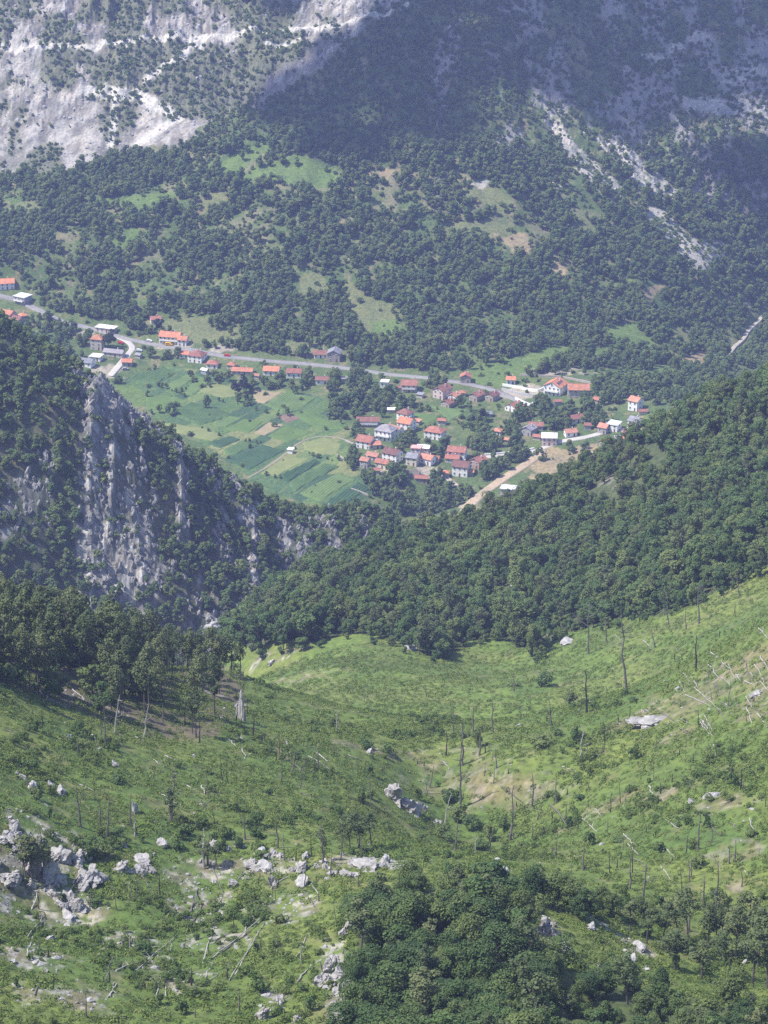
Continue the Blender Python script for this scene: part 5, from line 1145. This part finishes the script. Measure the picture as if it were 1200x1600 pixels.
for k in range(26): 
    px, py = rs.uniform(20, 560), rs.uniform(1180, 1560); SNAGS.append((px, py, py - rs.uniform(6, 18), rs.uniform(-4, 4), 0, 'grey' if rs.uniform() < 0.6 else 'charred', 'leftstump'))
WHERE = {'bowl': 'in the grassy bowl', 'edge': 'at the forest edge', 'crest': 'on the brown crest', 'slope': 'on the right clearing slope', 'meadow': 'on the left meadow', 'ledge': 'on the stony lower left', 'corner': 'by the lower right trees', 'thin': 'thin stem on the right slope', 'leftthin': 'thin stem on the left slope', 'stump': 'on the right slope', 'leftstump': 'on the left slope'}
zs = {}
for s_ in SNAGS: zs.setdefault(s_[6], []).append(s_)
def wob(rs, a, b, n, amp):
    a = Vector(a); b = Vector(b); return [a.lerp(b, i / n) + Vector(rs.normal(size=3)) * amp * (0 if i in (0,) else 1) for i in range(n + 1)]
for zn, ls in zs.items():
    ls.sort(key=lambda q: q[0])
    for j, (px, py, ty, lean, nb, wood, _) in enumerate(ls):
        p = hit(px, py); k = mpp(p); h = (py - ty) * k / 0.93; r0 = max(0.17, min(0.34, 0.14 + 0.012 * h)) * rs.uniform(0.85, 1.15)
        if zn in ('stump', 'leftstump'): r0 *= 1.15
        if zn in ('thin', 'leftthin'): r0 *= 0.6
        m = MB(); top = (lean * k, rs.uniform(-0.03, 0.03) * h, h); pts = wob(rs, (0, 0, -0.6), top, 6, 0.012 * h)
        m.tube(pts, [r0 * 1.2] + [r0 * (1 - 0.13 * i) for i in range(1, 6)] + [r0 * 0.22], 6)
        stump = zn in ('stump', 'leftstump')
        w = {'grey': 'grey', 'charred': 'charred black', 'pale': 'pale bleached', 'brown': 'brown'}[wood]; size = 'short' if h < 3 else 'tall' if h > 9 else 'middling'
        o = m.build('tree_stump' if stump else 'snag', wood + '_wood', None, p - np.array([0, 0, 0.05]))
        kind = 'trunk stub' if stump else 'dead trunk'
        tag(o, '%s %s %s, %s from the left' % (size, w, kind + ' ' + WHERE[zn], ORD[j] if j < len(ORD) else 'far'), 'stump' if stump else 'dead tree', 'burnt stumps' if stump else 'standing dead trees')
        for q in range(nb):
            t = rs.uniform(0.42, 0.93); i = min(5, int(t * 6)); b = pts[i].lerp(pts[i + 1], t * 6 - i); a = rs.uniform(0, 6.28); ln = h * rs.uniform(0.10, 0.30) * (1.25 - t)*1.4
            e = b + Vector((math.cos(a), math.sin(a) * 0.7, rs.uniform(0.1, 0.9))) * ln; bm_ = MB(); mid = b.lerp(e, 0.55) + Vector((0, 0, -0.06 * ln)); bm_.tube([b, mid, e], [r0 * 0.34, r0 * 0.22, r0 * 0.08], 4); bm_.build('branch', wood + '_wood', o)
LOGS = [((1108,1040),(1124,1061),'on the brown spur at the right'),((1136,1037),(1149,1061),'on the brown spur at the right'),((1128,1070),(1155,1105),'on the brown spur at the right'),((1083,1075),(1126,1112),'on the brown spur at the right'),((1095,1125),(1114,1151),'on the brown spur at the right'),((1114,1164),(1121,1189),'on the brown spur at the right'),((1026,1110),(1059,1131),'on the brown spur at the right'),((1061,1124),(1083,1134),'on the brown spur at the right'),((1111,1024),(1139,1049),'on the brown spur at the right'),((1164,1032),(1172,1067),'on the brown spur at the right'),((1150,1055),(1158,1066),'on the brown spur at the right'),((1127,1058),(1142,1072),'on the brown spur at the right'),((1133,1100),(1140,1108),'on the brown spur at the right'),((1070,1085),(1112,1105),'on the brown spur at the right'),((1185,985),(1200,1002),'on the brown spur at the right'),((1180,1040),(1195,1070),'on the brown spur at the right'),((1175,1105),(1200,1120),'on the brown spur at the right'),
 ((860,1254),(897,1302),'on the right clearing slope'),((908,1279),(932,1300),'on the right clearing slope'),((929,1264),(940,1277),'on the right clearing slope'),((1171,1279),(1184,1312),'on the right clearing slope'),((1040,1282),(1063,1297),'on the right clearing slope'),((785,1226),(830,1265),'on the right clearing slope'),((772,1200),(782,1212),'on the right clearing slope'),((760,1202),(770,1208),'on the right clearing slope'),((690,1190),(703,1202),'on the right clearing slope'),((873,1075),(895,1062),'in the grassy bowl'),((1005,1000),(1018,1015),'in the grassy bowl'),((962,995),(970,1005),'in the grassy bowl'),
 ((258,1562),(267,1477),'on the stony lower left slope'),((212,1517),(277,1460),'on the stony lower left slope'),((358,1533),(394,1471),'on the stony lower left slope'),((325,1346),(348,1396),'on the stony lower left slope'),((42,1500),(52,1467),'on the stony lower left slope'),((50,1421),(60,1392),'on the stony lower left slope'),((330,1500),(429,1417),'on the stony lower left slope'),((384,1462),(386,1415),'on the stony lower left slope'),((471,1387),(496,1425),'on the stony lower left slope'),((316,1505),(336,1448),'on the stony lower left slope'),((366,1525),(412,1445),'on the stony lower left slope'),((527,1471),(553,1434),'on the stony lower left slope'),((484,1378),(500,1402),'on the stony lower left slope'),((60,1450),(70,1425),'on the stony lower left slope'),((245,1560),(252,1530),'on the stony lower left slope'),((350,1525),(362,1500),'on the stony lower left slope'),((188,1470),(195,1482),'on the stony lower left slope'),((222,1370),(245,1405),'on the stony lower left slope'),((345,1490),(392,1455),'on the stony lower left slope'),
 ((357,1155),(369,1167),'on the left meadow'),((370,1147),(379,1157),'on the left meadow'),((377,1170),(385,1187),'on the left meadow'),((432,1170),(470,1205),'on the left meadow'),((477,1195),(486,1206),'on the left meadow'),((446,1158),(455,1182),'on the left meadow'),((8,1140),(28,1152),'on the left meadow'),((482,1182),(500,1192),'on the left meadow'),((510,1200),(532,1214),'on the left meadow'),((315,1228),(322,1245),'on the left meadow'),((240,1188),(258,1200),'on the left meadow'),((60,1080),(105,1108),'on the left meadow'),((110,1075),(145,1105),'on the left meadow'),((150,1115),(175,1135),'on the left meadow')]
for k in range(22):
    px, py = rs.uniform(1040, 1195), rs.uniform(1010, 1140); LOGS.append(((px, py), (px + rs.uniform(6, 22), py + rs.uniform(8, 26)), 'on the brown spur at the right'))
for k in range(16):
    px, py = rs.uniform(780, 1190), rs.uniform(1190, 1380); LOGS.append(((px, py), (px + rs.uniform(6, 20), py + rs.uniform(5, 22)), 'on the right clearing slope'))
for k in range(24):
    px, py = rs.uniform(20, 520), rs.uniform(1380, 1570); LOGS.append(((px, py), (px + rs.uniform(8, 30), py - rs.uniform(8, 40)), 'on the stony lower left slope'))
for k in range(14):
    px, py = rs.uniform(60, 560), rs.uniform(1140, 1280); LOGS.append(((px, py), (px + rs.uniform(8, 24), py + rs.uniform(6, 16)), 'on the left meadow'))
zs = {}
for l in LOGS: zs.setdefault(l[2], []).append(l)
for wh, ls in zs.items():
    ls.sort(key=lambda q: min(q[0][0], q[1][0]))
    for j, (a, b, _) in enumerate(ls):
        A_, B_ = Vector(hit(*a)), Vector(hit(*b)); mid = (A_ + B_) / 2; n = 6; d = B_ - A_; ln = d.length
        if ln > 30: B_ = A_ + d * (30 / ln)
        r0 = rs.uniform(0.09, 0.155); pts = []
        for i in range(n + 1):
            q = A_.lerp(B_, i / n); pts.append(Vector((q.x + rs.normal() * 0.1, q.y + rs.normal() * 0.1, float(ground(q.x, q.y)))))
        zz = [p_.z for p_ in pts]; lin = np.polyval(np.polyfit(range(n + 1), zz, 1), range(n + 1)); off = max(0, max(np.array(zz) - lin)) * 0.6
        pts = [Vector((p_.x, p_.y, lin[i] + off + r0 * 0.9)) for i, p_ in enumerate(pts)]; base = pts[0].copy(); loc = [p_ - base for p_ in pts]
        m = MB(); m.tube(loc, [r0 * (1 - 0.09 * i) for i in range(n + 1)], 6)
        wood = 'pale' if rs.uniform() < 0.62 else 'grey'; o = m.build('fallen_log', wood + '_wood', None, base)
        tag(o, '%s fallen trunk %s, %s from the left' % ('pale bleached' if wood == 'pale' else 'grey', wh, ORD[j]), 'log', 'fallen logs')
        for q in range(int(rs.integers(0, 4)) + (2 if ln > 8 else 0)):
            i = int(rs.integers(2, n)); e = loc[i] + Vector((rs.normal(), rs.normal(), abs(rs.normal()) * 0.6 + 0.1)) * rs.uniform(0.5, 1.2); bm_ = MB(); bm_.tube([loc[i], loc[i].lerp(e, 0.5), e], [r0 * 0.35, r0 * 0.25, r0 * 0.1], 4); bm_.build('branch', wood + '_wood', o)

RK = [  # x, y, half width px, half height px, look, where
 (618,1232,22,24,'g','upper half of the big grey outcrop in the middle of the left meadow'),(642,1252,26,20,'g','lower half of the big grey outcrop in the middle of the left meadow'),(378,1092,8,40,'w','tall pale rock pinnacle at the end of the left stand'),(372,1100,8,12,'w','small pale rock at the foot of the pinnacle'),(318,1064,6,15,'w','pale rock standing among the thin trees left of the pinnacle'),
 (786,1366,13,32,'w','upright white rock at the upper right corner of the dense clump'),(255,1314,11,10,'w','big bright white boulder on the left ledge'),(210,1256,8,15,'w','upright white block beside a snag on the left ledge'),(97,1230,11,12,'w','white boulder group rock right of the left picture edge'),(80,1222,9,9,'w','white boulder left of the larger white boulder'),(50,1226,12,10,'w','rough pale boulder near the left picture edge'),(36,1212,7,6,'w','small white boulder near the left picture edge'),(27,1205,6,6,'w','leftmost small white boulder of the left row'),(108,1148,5,12,'w','upright white stone on the meadow below the dark stand'),(180,1190,9,8,'w','white flat stone on the left meadow'),(156,1170,4,4,'w','tiny white stone on the left meadow'),(375,1316,9,9,'w','white boulder on the ledge left of the middle'),
 (575,1348,24,9,'g','white rock band on the ledge above the dense clump'),(545,1362,16,8,'g','lower white rock band left of the dense clump'),(425,1372,9,18,'g','slanting grey slab on the lower left slope'),(130,1368,20,12,'g','pale rock below the left ledge'),(75,1352,22,22,'g','rough cliff block of the left ledge'),(45,1340,18,20,'g','cliff block at the left end of the ledge'),(110,1400,20,22,'g','shaded block at the foot of the left cliff'),(95,1330,20,14,'g','upper block of the left cliff'),(150,1372,16,9,'w','pale block right of the left cliff'),(20,1286,14,12,'g','rough rock at the left edge above the cliff'),(80,1463,9,7,'w','white stone on the lower left slope'),(286,1474,4,9,'w','upright pale stone between the fallen trunks'),(437,1556,8,12,'w','white stone at the lower edge, left of the clump'),(412,1578,12,16,'g','grey rock at the lower edge of the picture'),(466,1590,12,10,'g','rock at the bottom edge left of the clump'),
 (520,1500,14,20,'g','upper rock of the cliff left of the dense clump'),(535,1540,14,24,'g','middle rock of the cliff left of the dense clump'),(528,1585,16,22,'g','lower rock of the cliff left of the dense clump'),(508,1528,10,14,'g','small rock on the cliff left of the dense clump'),(884,1480,9,8,'w','white rock at the lower end of the knoll strip'),(862,1452,9,16,'w','upright pale rock of the knoll strip'),(852,1436,7,10,'w','small pale rock at the top of the knoll strip'),(908,1412,8,11,'w','white rock between the dark round trees'),(925,1446,13,7,'w','flat white rock on the bare knoll'),(1000,1476,14,10,'w','white rock on the right side of the knoll'),(990,1494,12,8,'w','lower white rock on the right side of the knoll'),(935,1505,5,5,'w','tiny white stone below the knoll'),(1164,1500,6,6,'w','white stone between the thin trees at the right'),
 (1018,1122,28,8,'g','low rock rib at the left tip of the brown spur'),(1182,1080,12,7,'g','grey rock on the brown spur at the right edge'),(578,1172,9,6,'w','pale stone on the crest above the big outcrop'),(1115,1240,14,7,'w','pale rock patch on the right clearing slope'),(1080,1250,9,5,'w','small pale rock on the right clearing slope'),(868,900,22,10,'w','pale outcrop breaking through the right forest'),(945,884,10,8,'w','small pale outcrop in the right forest'),(808,908,10,10,'w','pale outcrop in the middle of the right forest'),(885,1000,16,6,'w','pale rock at the forest edge'),(640,1010,12,5,'w','pale stone at the forest edge above the bowl'),(455,940,12,10,'w','pale outcrop on the nose of the forest'),(330,975,14,9,'w','pale outcrop at the left end of the forest'),(425,1032,8,5,'w','pale stone above the pinnacle'),(660,1258,8,10,'g','small grey rock at the right foot of the big outcrop'),(682,1282,9,6,'g','grey rock in the gully')]
def rock_band(line, n, jx, jy, r0, r1, where):
    ln = np.array(line, float); seg = np.r_[0, np.cumsum(np.hypot(*np.diff(ln, axis=0).T))]; t = np.sort(rs.uniform(0, seg[-1], n)); out = []
    for k in range(n):
        out.append((np.interp(t[k], seg, ln[:, 0]) + rs.normal() * jx, np.interp(t[k], seg, ln[:, 1]) + rs.normal() * jy, rs.uniform(r0, r1)))
    out.sort(key=lambda q: q[0])
    for k, (x_, y_, r_) in enumerate(out): RK.append((x_, y_, r_ * rs.uniform(0.9, 1.5), r_ * rs.uniform(0.7, 1.2), 'g' if rs.uniform() < 0.65 else 'w', 'broken limestone block %s, %s from the left' % (where, ORD[k])))
rock_band([(0,1300),(60,1318),(120,1332),(165,1350)], 16, 6, 8, 8, 16, 'of the cliff at the far left')
rock_band([(10,1360),(60,1375),(110,1400),(90,1425)], 14, 14, 14, 7, 14, 'at the foot of the left cliff')
rock_band([(165,1338),(230,1345),(300,1340),(360,1345),(430,1340)], 22, 9, 12, 4, 12, 'along the lower left ledge')
rock_band([(440,1348),(500,1352),(560,1348),(605,1345)], 14, 9, 11, 4, 12, 'along the ledge above the clump')
rock_band([(552,1440),(528,1480),(520,1530),(535,1570),(520,1600)], 22, 9, 6, 6, 13, 'of the stony rib beside the clump')
rock_band([(845,1430),(865,1455),(885,1482)], 9, 5, 4, 5, 9, 'of the knoll strip')
for i, (px, py, rx, ry, look, lab) in enumerate(RK):
    p = hit(px, py + ry * 0.8); k = mpp(p); me = (ROCK if look == 'g' else ROCKW)[i % 5]
    o = link('rock', me, None, (p[0], p[1], p[2] + ry * k * 0.15)); o.rotation_euler = (0, 0, rs.uniform(0, 6.28)); o.scale = (rx * k * 1.05, rx * k * 0.95, ry * k * 1.25); tag(o, lab, 'rock', 'rocks of the clearing')
# small stones strewn over the stony ground
x, y = lattice(345, 620, 1.15, 1.5, 25); st = blobs(STONY, x, y, 0.8, 72); br = blobs(BROWN, x, y, 0.7, 71); m = (R_.uniform(size=len(x)) < 0.60 * st + 0.06 * br + 0.008) & (unit_at(x, y) == 2); x, y = x[m], y[m]; n = len(x); s = R_.uniform(0.10, 0.42, n) * (1 + 1.2 * (R_.uniform(size=n) < 0.08)); print('stones', n)
scatter('strewn_stones', 'stone', np.c_[x, y, ground(x, y)], np.c_[R_.normal(size=(n, 2)) * 0.3, R_.uniform(0, 6.28, n)], np.c_[s * 1.2, s, s * 0.9], 'small white stones strewn over the slope', 'stones')
# broken ribs of the crag
x, y = lattice(1080, 1320, 2.7, 1.1, 26); px, py = near_px(x, y)
fb = sstep(95, 140, px) * sstep(275, 225, px) * (py > 580) * 1.15 * sstep(980, 840, py) + sstep(225, 300, px) * sstep(660, 480, px) * 0.74 + 0.33 * sstep(110, 20, px) * sstep(640, 700, py)
m = (unit_at(x, y) == 1) & ((rock_rib(x, y) * 0.55 + 0.42 * fb + 0.6 * (fbm(x / 9, y / 14, 123, 3) - 0.5)) > 0.58) & (R_.uniform(size=len(x)) < 0.85); x, y = x[m], y[m]; n = len(x); s = R_.uniform(0.5, 1.7, n); print('crag', n)
scatter('crag_rocks', 'crag', np.c_[x, y, ground(x, y) - 0.4], np.c_[R_.normal(size=(n, 2)) * 0.18, R_.uniform(0, 6.28, n)], np.c_[s, s, s * R_.uniform(0.8, 1.5, n)], 'broken grey limestone ribs of the crag', 'rock face')
# limestone walls of the far mountain
x, y = lattice(1990, 2330, 5.5, 1.1, 27); px, py = near_px(x, y); rk = np.zeros(len(x), bool)
for poly in ROCKS_A: rk |= inside(poly, px, py)
sc_ = np.zeros(len(x), bool)
for poly in SCREE: sc_ |= inside(poly, px, py)
m = (rk & (R_.uniform(size=len(x)) < 0.42 * sstep(0.62, 0.42, fbm(x / 24, y / 34, 99, 5)))) | (sc_ & (R_.uniform(size=len(x)) < 0.35)) | ((px > 820) & (py < 240) & (R_.uniform(size=len(x)) < 0.04)); x, y = x[m], y[m]; n = len(x); s = R_.uniform(0.5, 2.2, n); print('far rocks', n)
scatter('cliff_rocks', 'stone', np.c_[x, y, ground(x, y) - 0.3], np.c_[R_.normal(size=(n, 2)) * 0.25, R_.uniform(0, 6.28, n)], np.c_[s * 1.1, s, s * R_.uniform(0.7, 1.5, n)], 'broken limestone blocks of the far cliffs and scree', 'rock face')

# ------------------------------------------------------------------ air
hz = MB(); hz.box(-3000, 3000, -300, 4500, -460, 1500); m_ = bpy.data.materials.new('haze'); m_.use_nodes = True; nt_ = m_.node_tree; nt_.nodes.clear()
v_ = nt_.nodes.new('ShaderNodeVolumePrincipled'); v_.inputs['Color'].default_value = (0.46, 0.51, 1.0, 1); v_.inputs['Density'].default_value = HAZE; v_.inputs['Anisotropy'].default_value = 0.0
o_ = nt_.nodes.new('ShaderNodeOutputMaterial'); nt_.links.new(v_.outputs[0], o_.inputs['Volume']); MAT['haze'] = m_
haze = hz.build('haze', 'haze'); tag(haze, 'thin blue summer haze filling the valley', 'haze', kind='stuff')

# the fair-weather cloud whose shadow lies on the far mountain
SHADE = [(420,150),(500,70),(560,10),(300,5),(310,-30),(620,-50),(900,-70),(1300,-70),(1320,340),(1190,345),(1120,300),(1000,215),(830,140),(740,170),(660,215),(560,235),(480,205)]
rs = np.random.default_rng(5); bm = bmesh.new(); cnt = 0
while cnt < 95:
    a, b = rs.uniform(420, 1320), rs.uniform(-70, 345)
    if not inside(SHADE, np.array([a]), np.array([b]))[0]: continue
    p = Vector(hit(a, b, 1700)); c = p + TO_SUN * ((1720 + rs.uniform(0, 90) - p.z) / TO_SUN.z); r = rs.uniform(16, 30)
    g = bmesh.ops.create_icosphere(bm, subdivisions=3, radius=r)['verts']
    for v in g:
        d = v.co.normalized(); n = float(fbm(np.array([d.x * 2.3 + cnt]), np.array([d.y * 2.3 + d.z * 1.7]), cnt, 3)[0]) - 0.5
        v.co = Vector(c) + Vector((v.co.x * 1.15, v.co.y * 1.15, v.co.z * 0.8)) * (1 + 0.7 * n)
    cnt += 1
me = bpy.data.meshes.new('cloud'); bm.to_mesh(me); bm.free(); plain('cloud_white', (0.88, 0.88, 0.9), 0.03, 0.01); me.materials.append(MAT['cloud_white'])
tag(link('cloud', me), 'white summer cloud high over the valley, out of the picture', 'cloud', kind='stuff')
